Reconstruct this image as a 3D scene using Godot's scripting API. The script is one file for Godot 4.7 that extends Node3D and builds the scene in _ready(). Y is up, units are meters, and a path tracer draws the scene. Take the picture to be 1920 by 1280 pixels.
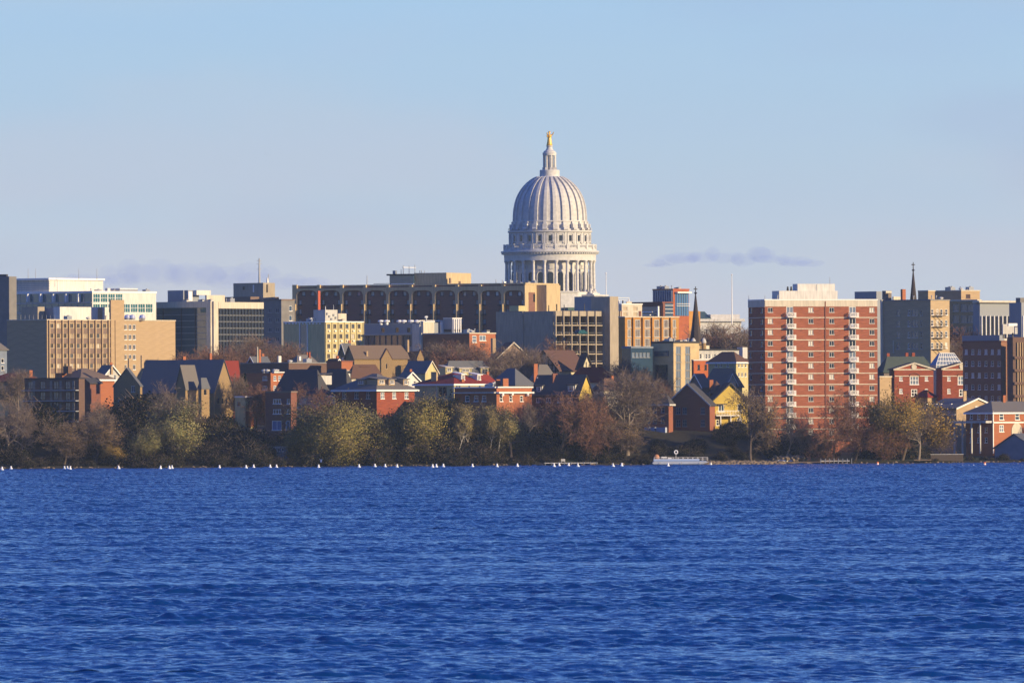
extends Node3D
# A city shore seen across a lake through a long lens. Pixels below are those of the 1920 x 1280 photograph;
# px/py + a distance in metres give a place, distances follow from storey heights and from what stands in front.
const F := 18600.0      # focal length in photo pixels
const PX := 960.0       # principal point
const PY := 799.0       # horizon row
const EYE := 10.0       # eye height over the water
const ROLL := 0.3       # degrees
var cr := cos(deg_to_rad(ROLL))
var sr := sin(deg_to_rad(ROLL))
var rng := RandomNumberGenerator.new()
var used := {}
var M := {}
var win_cache := {}
var noise_tex := {}
var forest := {}

class MB:
	var v := PackedVector3Array()
	var n := PackedVector3Array()
	var c := PackedColorArray()
	var col := Color(1, 1, 1)
	func tri(a: Vector3, b: Vector3, d: Vector3) -> void:
		var nn := (d - a).cross(b - a).normalized()
		v.push_back(a); v.push_back(b); v.push_back(d)
		n.push_back(nn); n.push_back(nn); n.push_back(nn)
		c.push_back(col); c.push_back(col); c.push_back(col)
	func tri_n(a: Vector3, b: Vector3, d: Vector3, na: Vector3, nb: Vector3, nd: Vector3) -> void:
		v.push_back(a); v.push_back(b); v.push_back(d)
		n.push_back(na); n.push_back(nb); n.push_back(nd)
		c.push_back(col); c.push_back(col); c.push_back(col)
	func quad(a: Vector3, b: Vector3, d: Vector3, e: Vector3) -> void:
		tri(a, b, d); tri(a, d, e)
	func box(lo: Vector3, hi: Vector3) -> void:
		var p := []
		for i in 8: p.append(Vector3(hi.x if i & 1 else lo.x, hi.y if i & 2 else lo.y, hi.z if i & 4 else lo.z))
		quad(p[4], p[6], p[7], p[5]); quad(p[1], p[3], p[2], p[0]); quad(p[0], p[2], p[6], p[4])
		quad(p[5], p[7], p[3], p[1]); quad(p[2], p[3], p[7], p[6]); quad(p[0], p[4], p[5], p[1])
	func obox(o: Vector3, x: Vector3, y: Vector3, z: Vector3) -> void:   # o = centre, x y z = half axes
		var p := []
		for i in 8: p.append(o + x * (1.0 if i & 1 else -1.0) + y * (1.0 if i & 2 else -1.0) + z * (1.0 if i & 4 else -1.0))
		quad(p[4], p[6], p[7], p[5]); quad(p[1], p[3], p[2], p[0]); quad(p[0], p[2], p[6], p[4])
		quad(p[5], p[7], p[3], p[1]); quad(p[2], p[3], p[7], p[6]); quad(p[0], p[4], p[5], p[1])
	func slab(a: Vector3, b: Vector3, d: Vector3, e: Vector3, th: float) -> void:
		var k := Vector3(0, -th, 0)
		quad(a, b, d, e); quad(e + k, d + k, b + k, a + k)
		quad(a, a + k, b + k, b); quad(b, b + k, d + k, d); quad(d, d + k, e + k, e); quad(e, e + k, a + k, a)
	func tube(a: Vector3, b: Vector3, ra: float, rb: float, k: int) -> void:
		var ax := (b - a).normalized()
		var s := ax.cross(Vector3(0.31, 0.2, 0.93) if absf(ax.y) > 0.9 else Vector3.UP).normalized()
		var t := ax.cross(s)
		for i in k:
			var p := TAU * i / k
			var q := TAU * (i + 1) / k
			var u := s * cos(p) + t * sin(p)
			var w := s * cos(q) + t * sin(q)
			tri_n(a + u * ra, b + w * rb, a + w * ra, u, w, w)
			if rb > 0.0: tri_n(a + u * ra, b + u * rb, b + w * rb, u, u, w)
	func cap(o: Vector3, r: float, k: int) -> void:
		for i in k:
			tri(o, o + Vector3(cos(TAU * i / k), 0, sin(TAU * i / k)) * r, o + Vector3(cos(TAU * (i + 1) / k), 0, sin(TAU * (i + 1) / k)) * r)
	func lathe(prof: Array, k: int, o := Vector3.ZERO) -> void:   # prof: Vector2(radius, height), bottom to top
		for j in prof.size() - 1:
			var p: Vector2 = prof[j]
			var q: Vector2 = prof[j + 1]
			var e := (q - p).normalized()
			for i in k:
				var a := TAU * i / k
				var b := TAU * (i + 1) / k
				var ca := Vector3(sin(a), 0, cos(a))
				var cb := Vector3(sin(b), 0, cos(b))
				var na := ca * e.y - Vector3.UP * e.x
				var nb := cb * e.y - Vector3.UP * e.x
				tri_n(o + ca * p.x + Vector3.UP * p.y, o + ca * q.x + Vector3.UP * q.y, o + cb * q.x + Vector3.UP * q.y, na, na, nb)
				tri_n(o + ca * p.x + Vector3.UP * p.y, o + cb * q.x + Vector3.UP * q.y, o + cb * p.x + Vector3.UP * p.y, na, nb, nb)
	func mesh(into: ArrayMesh = null, colours := false) -> ArrayMesh:
		var m := into if into else ArrayMesh.new()
		var a := []
		a.resize(Mesh.ARRAY_MAX)
		a[Mesh.ARRAY_VERTEX] = v
		a[Mesh.ARRAY_NORMAL] = n
		if colours: a[Mesh.ARRAY_COLOR] = c
		m.add_surface_from_arrays(Mesh.PRIMITIVE_TRIANGLES, a)
		return m

# ---------- places
func lvl(px: float, py: float) -> Vector2:   # pixel -> level offsets from the principal point
	return Vector2((px - PX) * cr - (py - PY) * sr, (px - PX) * sr + (py - PY) * cr)
func at(px: float, py: float, d: float) -> Vector3:
	var l := lvl(px, py)
	return Vector3(l.x / F * d, EYE - l.y / F * d, -d)
func shore(px: float) -> float:
	return 2447.0 + px * 0.036
func terr(x: float, z: float) -> float:
	var px := 960.0 + x * F / maxf(-z, 100.0)
	var s := -z - shore(px)
	if s < 0.0: return maxf(-3.0, s * 0.25 - 0.15)
	var lawn := smoothstep(1390.0, 1440.0, px) * (1.0 - smoothstep(2050.0, 2150.0, px))
	var steep := 0.5 + smoothstep(0.0, 42.0, s) * 8.5
	var flat := 0.5 + minf(s, 80.0) * 0.028 + smoothstep(90.0, 170.0, s) * 7.0
	var h := lerpf(steep, flat, lawn) - 0.35 * exp(-s * 0.8)
	h += smoothstep(50.0, 230.0, s) * 7.0 + smoothstep(230.0, 850.0, s) * 9.0
	return h + 0.4 * sin(x * 0.13 + z * 0.07) * smoothstep(6.0, 30.0, s)
func ground_at(px: float, s: float) -> Vector3:   # a spot s metres behind the water's edge
	var d := shore(px) + s
	var x := (px - PX) / F * d
	return Vector3(x, terr(x, -d), -d)

# ---------- nodes
func numbered(nm: String) -> String:
	used[nm] = used.get(nm, -1) + 1
	return nm if used[nm] == 0 else "%s_%03d" % [nm, used[nm]]
func tag(o: Node, label: String, cat: String, grp := "") -> Node:
	o.set_meta("label", label); o.set_meta("category", cat)
	if grp: o.set_meta("group", grp)
	return o
func thing(nm: String, label: String, cat: String, where := Vector3.ZERO, turn := 0.0, grp := "") -> Node3D:
	var o := Node3D.new()
	o.name = numbered(nm)
	add_child(o)
	o.position = where
	o.rotation.y = turn
	tag(o, label, cat, grp)
	return o
func obj(nm: String, mesh: Mesh, mat: Material, parent: Node = self) -> MeshInstance3D:
	var o := MeshInstance3D.new()
	o.name = nm if parent != self else numbered(nm)
	o.mesh = mesh
	if mat: o.material_override = mat
	parent.add_child(o, true)
	return o
func structure(nm: String, mesh: Mesh, mat: Material) -> MeshInstance3D:
	var o := obj(nm, mesh, mat)
	o.set_meta("kind", "structure")
	return o

# ---------- materials
func lin(r: float, g: float, b: float) -> Color:
	return Color(r, g, b).linear_to_srgb()
func noisy(nm: String, freq: float, lo: float, hi: float, seed_: int, oct := 4) -> Texture2D:
	if not noise_tex.has(nm):
		var f := FastNoiseLite.new()
		f.seed = seed_
		f.frequency = freq
		f.fractal_octaves = oct
		var t := NoiseTexture2D.new()
		t.width = 512; t.height = 512
		t.seamless = true
		t.noise = f
		var g := Gradient.new()
		g.set_color(0, Color(lo, lo, lo)); g.set_color(1, Color(hi, hi, hi))
		t.color_ramp = g
		noise_tex[nm] = t
	return noise_tex[nm]
func mat(nm: String, r: float, g: float, b: float, rough := 0.85, tex := "blotch", scale := Vector3(0.06, 0.06, 0.06), spec := 0.3) -> StandardMaterial3D:
	if M.has(nm): return M[nm]
	var m := StandardMaterial3D.new()
	m.resource_name = nm
	m.albedo_color = lin(r, g, b)
	m.roughness = rough
	m.metallic_specular = spec
	if tex:
		m.albedo_texture = {"blotch": noisy("blotch", 0.012, 0.84, 1.0, 3), "grain": noisy("grain", 0.06, 0.74, 1.0, 5), "streak": noisy("streak", 0.03, 0.80, 1.0, 13, 4), "patch": noisy("patch", 0.02, 0.62, 1.0, 9, 5)}[tex]
		m.uv1_triplanar = true
		m.uv1_world_triplanar = true
		m.uv1_scale = scale
	M[nm] = m
	return m
func flat_mat(nm: String, r: float, g: float, b: float, rough := 0.7, spec := 0.4, metal := 0.0) -> StandardMaterial3D:
	var m := mat(nm, r, g, b, rough, "", Vector3.ONE, spec)
	m.metallic = metal
	return m
func materials() -> void:
	var course := Vector3(0.05, 0.5, 0.05)
	mat("tan_brick", 0.49, 0.35, 0.205, 0.9, "blotch", course)
	mat("brown_spandrel", 0.235, 0.165, 0.13, 0.9, "blotch", course)
	mat("red_brick", 0.40, 0.105, 0.055, 0.9, "patch", course)
	mat("orange_brick", 0.42, 0.15, 0.07, 0.9, "blotch", course)
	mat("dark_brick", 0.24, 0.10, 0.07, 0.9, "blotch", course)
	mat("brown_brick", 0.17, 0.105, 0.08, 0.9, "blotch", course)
	mat("cream", 0.72, 0.64, 0.50, 0.8, "streak", Vector3(0.12, 0.012, 0.12))
	mat("white", 0.78, 0.75, 0.68, 0.7, "streak", Vector3(0.12, 0.012, 0.12))
	mat("pale_paint", 0.62, 0.60, 0.55, 0.7, "streak", Vector3(0.12, 0.012, 0.12))
	mat("yellow_stucco", 0.52, 0.36, 0.10, 0.85, "streak", Vector3(0.12, 0.012, 0.12))
	mat("yellow_paint", 0.62, 0.44, 0.09, 0.8)
	mat("pale_yellow", 0.66, 0.56, 0.28, 0.8, "streak", Vector3(0.12, 0.012, 0.12))
	mat("concrete", 0.42, 0.37, 0.30, 0.9, "streak", Vector3(0.12, 0.012, 0.12))
	mat("tan_concrete", 0.45, 0.38, 0.285, 0.9, "streak", Vector3(0.12, 0.012, 0.12))
	mat("grey_concrete", 0.30, 0.29, 0.28, 0.9, "streak", Vector3(0.12, 0.012, 0.12))
	mat("grey_wall", 0.24, 0.225, 0.21, 0.9)
	mat("granite", 0.68, 0.66, 0.62, 0.75, "blotch", Vector3(0.1, 0.1, 0.1))
	mat("granite_dark", 0.42, 0.40, 0.37, 0.75)
	mat("limestone", 0.44, 0.30, 0.15, 0.9, "patch", Vector3(0.35, 0.5, 0.35))
	mat("slate", 0.16, 0.165, 0.175, 0.8, "grain", Vector3(0.2, 0.2, 0.2))
	mat("dark_roof", 0.09, 0.088, 0.092, 0.85, "grain", Vector3(0.2, 0.2, 0.2))
	mat("grey_shingle", 0.21, 0.19, 0.17, 0.9, "grain", Vector3(0.2, 0.2, 0.2))
	mat("brown_shingle", 0.17, 0.095, 0.07, 0.9, "grain", Vector3(0.2, 0.2, 0.2))
	mat("red_tile", 0.30, 0.045, 0.03, 0.8, "grain", Vector3(0.25, 0.25, 0.25))
	mat("green_copper", 0.12, 0.19, 0.16, 0.7, "grain", Vector3(0.1, 0.1, 0.1))
	mat("rust_panel", 0.42, 0.12, 0.05, 0.7)
	mat("membrane", 0.22, 0.21, 0.20, 0.9)
	mat("blue_siding", 0.22, 0.26, 0.33, 0.7)
	mat("metal_siding", 0.36, 0.38, 0.41, 0.5, "grain", Vector3(0.6, 0.01, 0.6))
	mat("spire_slate", 0.075, 0.06, 0.055, 0.7, "grain", Vector3(0.2, 0.4, 0.2))
	mat("soil", 0.060, 0.052, 0.030, 0.95, "patch", Vector3(0.05, 0.05, 0.05))
	mat("lawn", 0.075, 0.085, 0.022, 0.95, "grain", Vector3(0.2, 0.2, 0.2))
	mat("sand", 0.40, 0.28, 0.16, 0.95, "grain", Vector3(0.3, 0.3, 0.3))
	mat("stone", 0.34, 0.26, 0.18, 0.95, "patch", Vector3(0.3, 0.3, 0.3))
	mat("bark", 0.15, 0.115, 0.09, 0.95, "grain", Vector3(0.5, 0.3, 0.5))
	mat("pale_bark", 0.30, 0.245, 0.20, 0.95, "grain", Vector3(0.5, 0.3, 0.5))
	mat("birch_bark", 0.55, 0.50, 0.44, 0.9, "grain", Vector3(0.4, 1.5, 0.4))
	flat_mat("white_trim", 0.80, 0.77, 0.72)
	flat_mat("dark_trim", 0.03, 0.03, 0.035)
	flat_mat("grey_metal", 0.32, 0.33, 0.35, 0.4, 0.5, 0.3)
	flat_mat("silver", 0.72, 0.72, 0.74, 0.3, 0.5, 0.6)
	flat_mat("glass_dark", 0.015, 0.018, 0.024, 0.06, 0.6)
	flat_mat("glass_blue", 0.03, 0.06, 0.10, 0.06, 0.75)
	flat_mat("glass_teal", 0.03, 0.13, 0.14, 0.08, 0.75)
	flat_mat("glass_pale", 0.16, 0.20, 0.26, 0.1, 0.6)
	flat_mat("blind", 0.62, 0.57, 0.48, 0.6)
	flat_mat("tan_blind", 0.42, 0.33, 0.22, 0.6)
	flat_mat("gold", 0.85, 0.52, 0.10, 0.42, 0.5, 0.45)
	flat_mat("orange_plastic", 0.75, 0.16, 0.03, 0.5)
	flat_mat("buoy_white", 0.85, 0.85, 0.85, 0.4)
	flat_mat("blue_paint_and_shade", 0.30, 0.40, 0.62, 0.4)  # real paint on buoys and chairs, painted shade on the boat
	flat_mat("iron", 0.04, 0.035, 0.03, 0.5)
	flat_mat("red_steel", 0.45, 0.10, 0.05, 0.6)
	for k in [["leaf", 1.0]]:
		var m := flat_mat("leaf", 1, 1, 1, 0.8, 0.2)
		m.vertex_color_use_as_albedo = true
		m.backlight_enabled = false

# ---------- buildings
const GLASS := ["glass_dark", "glass_dark", "glass_blue", "blind", "glass_dark", "tan_blind"]
func window_mesh(w: float, h: float, frame: String, pane: String, nx: int, ny: int, fw: float) -> ArrayMesh:
	w = snappedf(w, 0.05); h = snappedf(h, 0.05)
	var key := "%s %s %s %s %d %d %s" % [w, h, frame, pane, nx, ny, fw]
	if win_cache.has(key): return win_cache[key]
	var p := MB.new()
	p.quad(Vector3(-w / 2, -h / 2, -0.17), Vector3(-w / 2, h / 2, -0.17), Vector3(w / 2, h / 2, -0.17), Vector3(w / 2, -h / 2, -0.17))
	var f := MB.new()
	f.box(Vector3(-w / 2, -h / 2, -0.2), Vector3(-w / 2 + fw, h / 2, -0.06)); f.box(Vector3(w / 2 - fw, -h / 2, -0.2), Vector3(w / 2, h / 2, -0.06))
	f.box(Vector3(-w / 2 + fw, h / 2 - fw, -0.2), Vector3(w / 2 - fw, h / 2, -0.06)); f.box(Vector3(-w / 2 - 0.1, -h / 2 - 0.12, -0.2), Vector3(w / 2 + 0.1, -h / 2 + fw * 0.6, 0.08))
	for i in range(1, nx): f.box(Vector3(-w / 2 + w * i / nx - fw * 0.4, -h / 2, -0.19), Vector3(-w / 2 + w * i / nx + fw * 0.4, h / 2, -0.08))
	for j in range(1, ny): f.box(Vector3(-w / 2, -h / 2 + h * j / ny - fw * 0.4, -0.19), Vector3(w / 2, -h / 2 + h * j / ny + fw * 0.4, -0.085))
	var m := f.mesh()
	p.mesh(m)
	m.surface_set_material(0, M[frame])
	m.surface_set_material(1, M[pane])
	win_cache[key] = m
	return m

class Bd:   # a block whose corner nearest the eye is at pixel column xc; side 0 is its right face, side 1 its left face
	var r
	var node: Node3D
	var d: float
	var x0: float
	var c: float
	var s: float
	var by: float
	var wr: float
	var wl: float
	var h: float
	var op := [[], []]
	var wm := ["", ""]
	var yref: float
	var xpx: float
	func fu(side: int, px: float, py: float) -> float:
		var t: float = r.lvl(px, py).x / r.F
		return (t * d - x0) / (c - t * s) if side == 0 else (t * d - x0) / (s + t * c)
	func far(side: int, u: float) -> float:
		return d + u * s if side == 0 else d - u * c
	func fv(side: int, px: float, py: float) -> float:
		return r.EYE - r.lvl(px, py).y / r.F * far(side, fu(side, px, py)) - by
	func ppm(side: int, px: float, py: float) -> float:
		return r.F / far(side, fu(side, px, py))
	func xf(side: int, u: float, v: float) -> Transform3D:
		return Transform3D(Basis(), Vector3(u, v, 0)) if side == 0 else Transform3D(Basis(Vector3.UP, -PI / 2), Vector3(0, v, u))
	func squash(side: int) -> float:
		return c if side == 0 else s
	func win(side: int, px: float, py: float, wpx: float, hpx: float, frame := "white_trim", pane := "", nx := 1, ny := 1, fw := 0.1, nm := "window") -> Node:
		var k := ppm(side, px, py)
		var w: float = wpx / k / squash(side)
		var hh: float = hpx / k
		var u := fu(side, px, py)
		var v := fv(side, px, py)
		var lim := [0.15, wr - 0.15] if side == 0 else [-wl + 0.15, -0.15]
		if u - w / 2 < lim[0] or u + w / 2 > lim[1] or v + hh / 2 > h - 0.1 or v - hh / 2 < 0.2: return null
		op[side].append(Rect2(u - w / 2, v - hh / 2, w, hh))
		if pane == "": pane = r.GLASS[r.rng.randi() % r.GLASS.size()]
		var o: MeshInstance3D = r.obj(nm, r.window_mesh(w, hh, frame, pane, nx, ny, fw), null, node)
		o.transform = xf(side, u, v)
		return o
	func grid(side: int, xs: Array, ys: Array, wpx: float, hpx: float, frame := "white_trim", pane := "", nx := 1, ny := 1, fw := 0.1) -> void:
		for y in ys:
			for x in xs: win(side, x, y, wpx, hpx, frame, pane, nx, ny, fw)
	func pad(side: int, nm: String, x0_: float, y0: float, x1: float, y1: float, o0: float, o1: float, m: String) -> MeshInstance3D:   # a box on a face, between two distances out of its plane
		var a := fu(side, x0_, y0)
		var b := fu(side, x1, y0)
		var t := fv(side, (x0_ + x1) / 2, y0)
		var bo := fv(side, (x0_ + x1) / 2, y1)
		var mb: MB = r.new_mb()
		mb.box(Vector3(minf(a, b), minf(t, bo), o0), Vector3(maxf(a, b), maxf(t, bo), o1))
		var o: MeshInstance3D = r.obj(nm, mb.mesh(), r.M[m], node)
		o.transform = xf(side, 0, 0)
		return o
	func behind(px: float, py: float) -> float:   # distance of the nearer face at that column
		return far(0, maxf(fu(0, px, py), 0.0)) if px >= xpx else far(1, minf(fu(1, px, py), 0.0))
	func blk(nm: String, xl: float, xc: float, xr: float, yt: float, yb: float, dd: float, m: String) -> MeshInstance3D:   # a box on or behind the roof, dd metres further back
		var e := behind(xc, yb) + dd
		var p: Vector3 = r.at(xc, yb, e)
		var q: Vector3 = r.at(xc, yt, e)
		var w := maxf((r.lvl(xr, yb).x / r.F * e - p.x) / c, 0.3)
		var l := maxf((p.x - r.lvl(xl, yb).x / r.F * e) / s, 0.3)
		var mb: MB = r.new_mb()
		mb.box(Vector3(0, 0, -l), Vector3(w, q.y - p.y, 0))
		var o: MeshInstance3D = r.obj(nm, mb.mesh(), r.M[m], node)
		o.position = node.transform.affine_inverse() * p
		return o
	func pole(nm: String, px: float, yt: float, yb: float, dd: float, rad: float, m: String) -> MeshInstance3D:
		var e := behind(px, yb) + dd
		var p: Vector3 = r.at(px, yb, e)
		var q: Vector3 = r.at(px, yt, e)
		var mb: MB = r.new_mb()
		mb.tube(Vector3.ZERO, Vector3(0, q.y - p.y, 0), rad, rad * 0.6, 6)
		var o: MeshInstance3D = r.obj(nm, mb.mesh(), r.M[m], node)
		o.position = node.transform.affine_inverse() * p
		return o
	func face(side: int) -> void:
		var mb: MB = r.new_mb()
		var us := [0.0, wr] if side == 0 else [-wl, 0.0]
		var vs := [0.0, h]
		for q in op[side]:
			us.append_array([q.position.x, q.end.x]); vs.append_array([q.position.y, q.end.y])
		us.sort(); vs.sort()
		for i in us.size() - 1:
			if us[i + 1] - us[i] < 0.002: continue
			var run := -1.0
			for j in vs.size() - 1:
				if vs[j + 1] - vs[j] < 0.002: continue
				var m := Vector2((us[i] + us[i + 1]) / 2, (vs[j] + vs[j + 1]) / 2)
				var hole := false
				for q in op[side]:
					if q.has_point(m): hole = true; break
				if hole and run >= 0.0:
					mb.quad(Vector3(us[i], run, 0), Vector3(us[i], vs[j], 0), Vector3(us[i + 1], vs[j], 0), Vector3(us[i + 1], run, 0)); run = -1.0
				elif not hole and run < 0.0: run = vs[j]
			if run >= 0.0: mb.quad(Vector3(us[i], run, 0), Vector3(us[i], h, 0), Vector3(us[i + 1], h, 0), Vector3(us[i + 1], run, 0))
		for q in op[side]:
			var a: Vector2 = q.position
			var b: Vector2 = q.end
			var z := -0.25
			mb.quad(Vector3(a.x, a.y, 0), Vector3(a.x, a.y, z), Vector3(a.x, b.y, z), Vector3(a.x, b.y, 0)); mb.quad(Vector3(b.x, b.y, 0), Vector3(b.x, b.y, z), Vector3(b.x, a.y, z), Vector3(b.x, a.y, 0))
			mb.quad(Vector3(a.x, b.y, 0), Vector3(a.x, b.y, z), Vector3(b.x, b.y, z), Vector3(b.x, b.y, 0)); mb.quad(Vector3(b.x, a.y, 0), Vector3(b.x, a.y, z), Vector3(a.x, a.y, z), Vector3(a.x, a.y, 0))
		var o: MeshInstance3D = r.obj("wall", mb.mesh(), r.M[wm[side]], node)
		o.transform = xf(side, 0, 0)
	func walls() -> void:
		face(0); face(1)
		var mb: MB = r.new_mb()
		mb.quad(Vector3(wr, 0, 0), Vector3(wr, h, 0), Vector3(wr, h, -wl), Vector3(wr, 0, -wl))
		mb.quad(Vector3(wr, 0, -wl), Vector3(wr, h, -wl), Vector3(0, h, -wl), Vector3(0, 0, -wl))
		r.obj("back_wall", mb.mesh(), r.M[wm[1]], node)
	func flat(roof := "membrane", coping := "", lip := 0.25) -> void:
		walls()
		var mb: MB = r.new_mb()
		mb.quad(Vector3(0, h - 0.1, 0), Vector3(0, h - 0.1, -wl), Vector3(wr, h - 0.1, -wl), Vector3(wr, h - 0.1, 0))
		r.obj("roof", mb.mesh(), r.M[roof], node)
		if wr > 7.0 and wl > 5.0: r.clutter(self)
		if coping:
			var k: MB = r.new_mb()
			var e := 0.15
			k.box(Vector3(-e, h, -0.3), Vector3(wr + e, h + lip, e)); k.box(Vector3(-e, h, -wl), Vector3(0.3, h + lip, -0.3))
			k.box(Vector3(wr - 0.3, h, -wl), Vector3(wr + e, h + lip, -0.3)); k.box(Vector3(0.3, h, -wl - e), Vector3(wr - 0.3, h + lip, -wl + 0.3))
			r.obj("coping", k.mesh(), r.M[coping], node)
	func pitched(kind: String, yr: float, roof: String, trim := "", over := 0.45) -> void:   # gx: ridge along the right face, gz: ridge running back from it, hip
		walls()
		var hr: float = r.EYE - r.lvl(yref, yr).y / r.F * (d + wl * c * 0.4 + wr * s * 0.4) - by
		hr = maxf(hr, h + 0.6)
		var mb: MB = r.new_mb()
		var g: MB = r.new_mb()
		var o := over
		var th := 0.22
		if kind == "gz":
			var dy := (hr - h) / (wr / 2) * o
			mb.slab(Vector3(-o, h - dy, o), Vector3(wr / 2, hr, o), Vector3(wr / 2, hr, -wl - o), Vector3(-o, h - dy, -wl - o), th)
			mb.slab(Vector3(wr / 2, hr, o), Vector3(wr + o, h - dy, o), Vector3(wr + o, h - dy, -wl - o), Vector3(wr / 2, hr, -wl - o), th)
			g.tri(Vector3(0, h, 0), Vector3(wr / 2, hr - th, 0), Vector3(wr, h, 0)); g.tri(Vector3(0, h, -wl), Vector3(wr, h, -wl), Vector3(wr / 2, hr - th, -wl))
			r.obj("gable", g.mesh(), r.M[wm[0]], node)
			if trim:
				var t: MB = r.new_mb()
				for q in [[Vector3(-o, h - dy, 0), Vector3(wr / 2, hr, 0)], [Vector3(wr + o, h - dy, 0), Vector3(wr / 2, hr, 0)]]:
					t.slab(q[0] + Vector3(0, 0.03, o + 0.06), q[1] + Vector3(0, 0.03, o + 0.06), q[1] + Vector3(0, 0.03, o - 0.02), q[0] + Vector3(0, 0.03, o - 0.02), 0.4)
				r.obj("bargeboard", t.mesh(), r.M[trim], node)
		elif kind == "gx":
			var dz := (hr - h) / (wl / 2) * o
			mb.slab(Vector3(-o, h - dz, o), Vector3(-o, hr, -wl / 2), Vector3(wr + o, hr, -wl / 2), Vector3(wr + o, h - dz, o), th)
			mb.slab(Vector3(-o, hr, -wl / 2), Vector3(-o, h - dz, -wl - o), Vector3(wr + o, h - dz, -wl - o), Vector3(wr + o, hr, -wl / 2), th)
			g.tri(Vector3(0, h, 0), Vector3(0, h, -wl), Vector3(0, hr - th, -wl / 2)); g.tri(Vector3(wr, h, -wl), Vector3(wr, h, 0), Vector3(wr, hr - th, -wl / 2))
			r.obj("gable", g.mesh(), r.M[wm[1]], node)
			if trim:
				var t: MB = r.new_mb()
				for q in [[Vector3(0, h - dz, o), Vector3(0, hr, -wl / 2)], [Vector3(0, h - dz, -wl - o), Vector3(0, hr, -wl / 2)]]:
					t.slab(q[0] + Vector3(-o - 0.06, 0.03, 0), q[1] + Vector3(-o - 0.06, 0.03, 0), q[1] + Vector3(-o + 0.02, 0.03, 0), q[0] + Vector3(-o + 0.02, 0.03, 0), 0.4)
				r.obj("bargeboard", t.mesh(), r.M[trim], node)
		else:
			var k := minf(wr, wl) / 2
			var a := Vector3(k, hr, -wl / 2) if wr > wl else Vector3(wr / 2, hr, -k)
			var b := Vector3(wr - k, hr, -wl / 2) if wr > wl else Vector3(wr / 2, hr, -wl + k)
			var e := h - (hr - h) / k * o
			var q := [Vector3(-o, e, o), Vector3(wr + o, e, o), Vector3(wr + o, e, -wl - o), Vector3(-o, e, -wl - o)]
			if wr > wl:
				mb.quad(q[0], a, b, q[1]); mb.tri(q[1], b, q[2]); mb.quad(q[2], b, a, q[3]); mb.tri(q[3], a, q[0])
			else:
				mb.tri(q[0], a, q[1]); mb.quad(q[1], a, b, q[2]); mb.tri(q[2], b, q[3]); mb.quad(q[3], b, a, q[0])
			var under := Vector3(0, -th, 0)
			for i in 4: mb.quad(q[i], q[(i + 1) % 4], q[(i + 1) % 4] + under, q[i] + under)
			mb.quad(q[0] + under, q[1] + under, q[2] + under, q[3] + under)
			if trim:
				var t: MB = r.new_mb()
				t.box(Vector3(-o - 0.08, e - 0.45, o), Vector3(wr + o + 0.08, e - 0.02, o + 0.08)); t.box(Vector3(-o - 0.08, e - 0.45, -wl - o), Vector3(-o, e - 0.02, o))
				r.obj("eave", t.mesh(), r.M[trim], node)
		r.obj("roof", mb.mesh(), r.M[roof], node)
	func dormer(px0: float, px1: float, yt: float, yb: float, side: int, wall: String, roof: String, depth := 3.0, out := -0.6) -> void:
		# a small windowed box coming out of the roof on one side
		var a := fu(side, px0, yb)
		var b := fu(side, px1, yb)
		var lo := minf(a, b)
		var hi := maxf(a, b)
		var t := fv(side, (px0 + px1) / 2, yt)
		var bo := fv(side, (px0 + px1) / 2, yb)
		var mb: MB = r.new_mb()
		mb.box(Vector3(lo, bo - 1.0, out - depth), Vector3(hi, t, out))
		var o: MeshInstance3D = r.obj("dormer", mb.mesh(), r.M[wall], node)
		o.transform = xf(side, 0, 0)
		var w: MeshInstance3D = r.obj("pane", r.window_mesh((hi - lo) * 0.6, (t - bo) * 0.75, "white_trim", "glass_dark", 2, 2, 0.08), null, o)
		w.position = Vector3((lo + hi) / 2, (t + bo) / 2, out + 0.21)
		var rf: MB = r.new_mb()
		rf.slab(Vector3(lo - 0.3, t, out + 0.4), Vector3(lo - 0.3, t + 0.5, out - depth), Vector3(hi + 0.3, t + 0.5, out - depth), Vector3(hi + 0.3, t, out + 0.4), -0.2)
		r.obj("roof", rf.mesh(), r.M[roof], o)

func new_mb() -> MB:
	return MB.new()
func bld(nm: String, label: String, cat: String, xl: float, xc: float, xr: float, yt: float, d: float, phi: float, front: String, left: String, grp := "") -> Bd:
	var b := Bd.new()
	b.r = self
	var a := deg_to_rad(phi)
	b.c = cos(a); b.s = sin(a); b.d = d
	var top := at(xc, yt, d)
	b.x0 = top.x
	b.wm = [front, left]
	b.yref = (xc + xr) / 2
	b.xpx = xc
	b.wr = b.fu(0, xr, yt)
	b.wl = -b.fu(1, xl, yt)
	var lowest := 999.0
	for q in [Vector2(0, 0), Vector2(b.wr, 0), Vector2(0, b.wl), Vector2(b.wr, b.wl)]:
		var x: float = b.x0 + q.x * b.c - q.y * b.s
		var z: float = -d - q.x * b.s - q.y * b.c
		lowest = minf(lowest, terr(x, z))
	b.by = lowest - 0.6
	b.h = top.y - b.by
	b.node = thing(nm, label, cat, Vector3(b.x0, b.by, -d), a, grp)
	return b
func extra_materials() -> void:
	mat("orange_ochre", 0.55, 0.27, 0.07, 0.85)
	flat_mat("dark_red_glass", 0.06, 0.02, 0.02, 0.08, 0.6)
	mat("tan_cream", 0.60, 0.45, 0.25, 0.85)
	mat("grey_brown", 0.22, 0.18, 0.155, 0.9)
	flat_mat("brown_glass", 0.07, 0.04, 0.03, 0.1, 0.5)
	flat_mat("glass_sky", 0.30, 0.38, 0.48, 0.1, 0.6)
	flat_mat("teal_paint", 0.01, 0.07, 0.08, 0.4)
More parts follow.
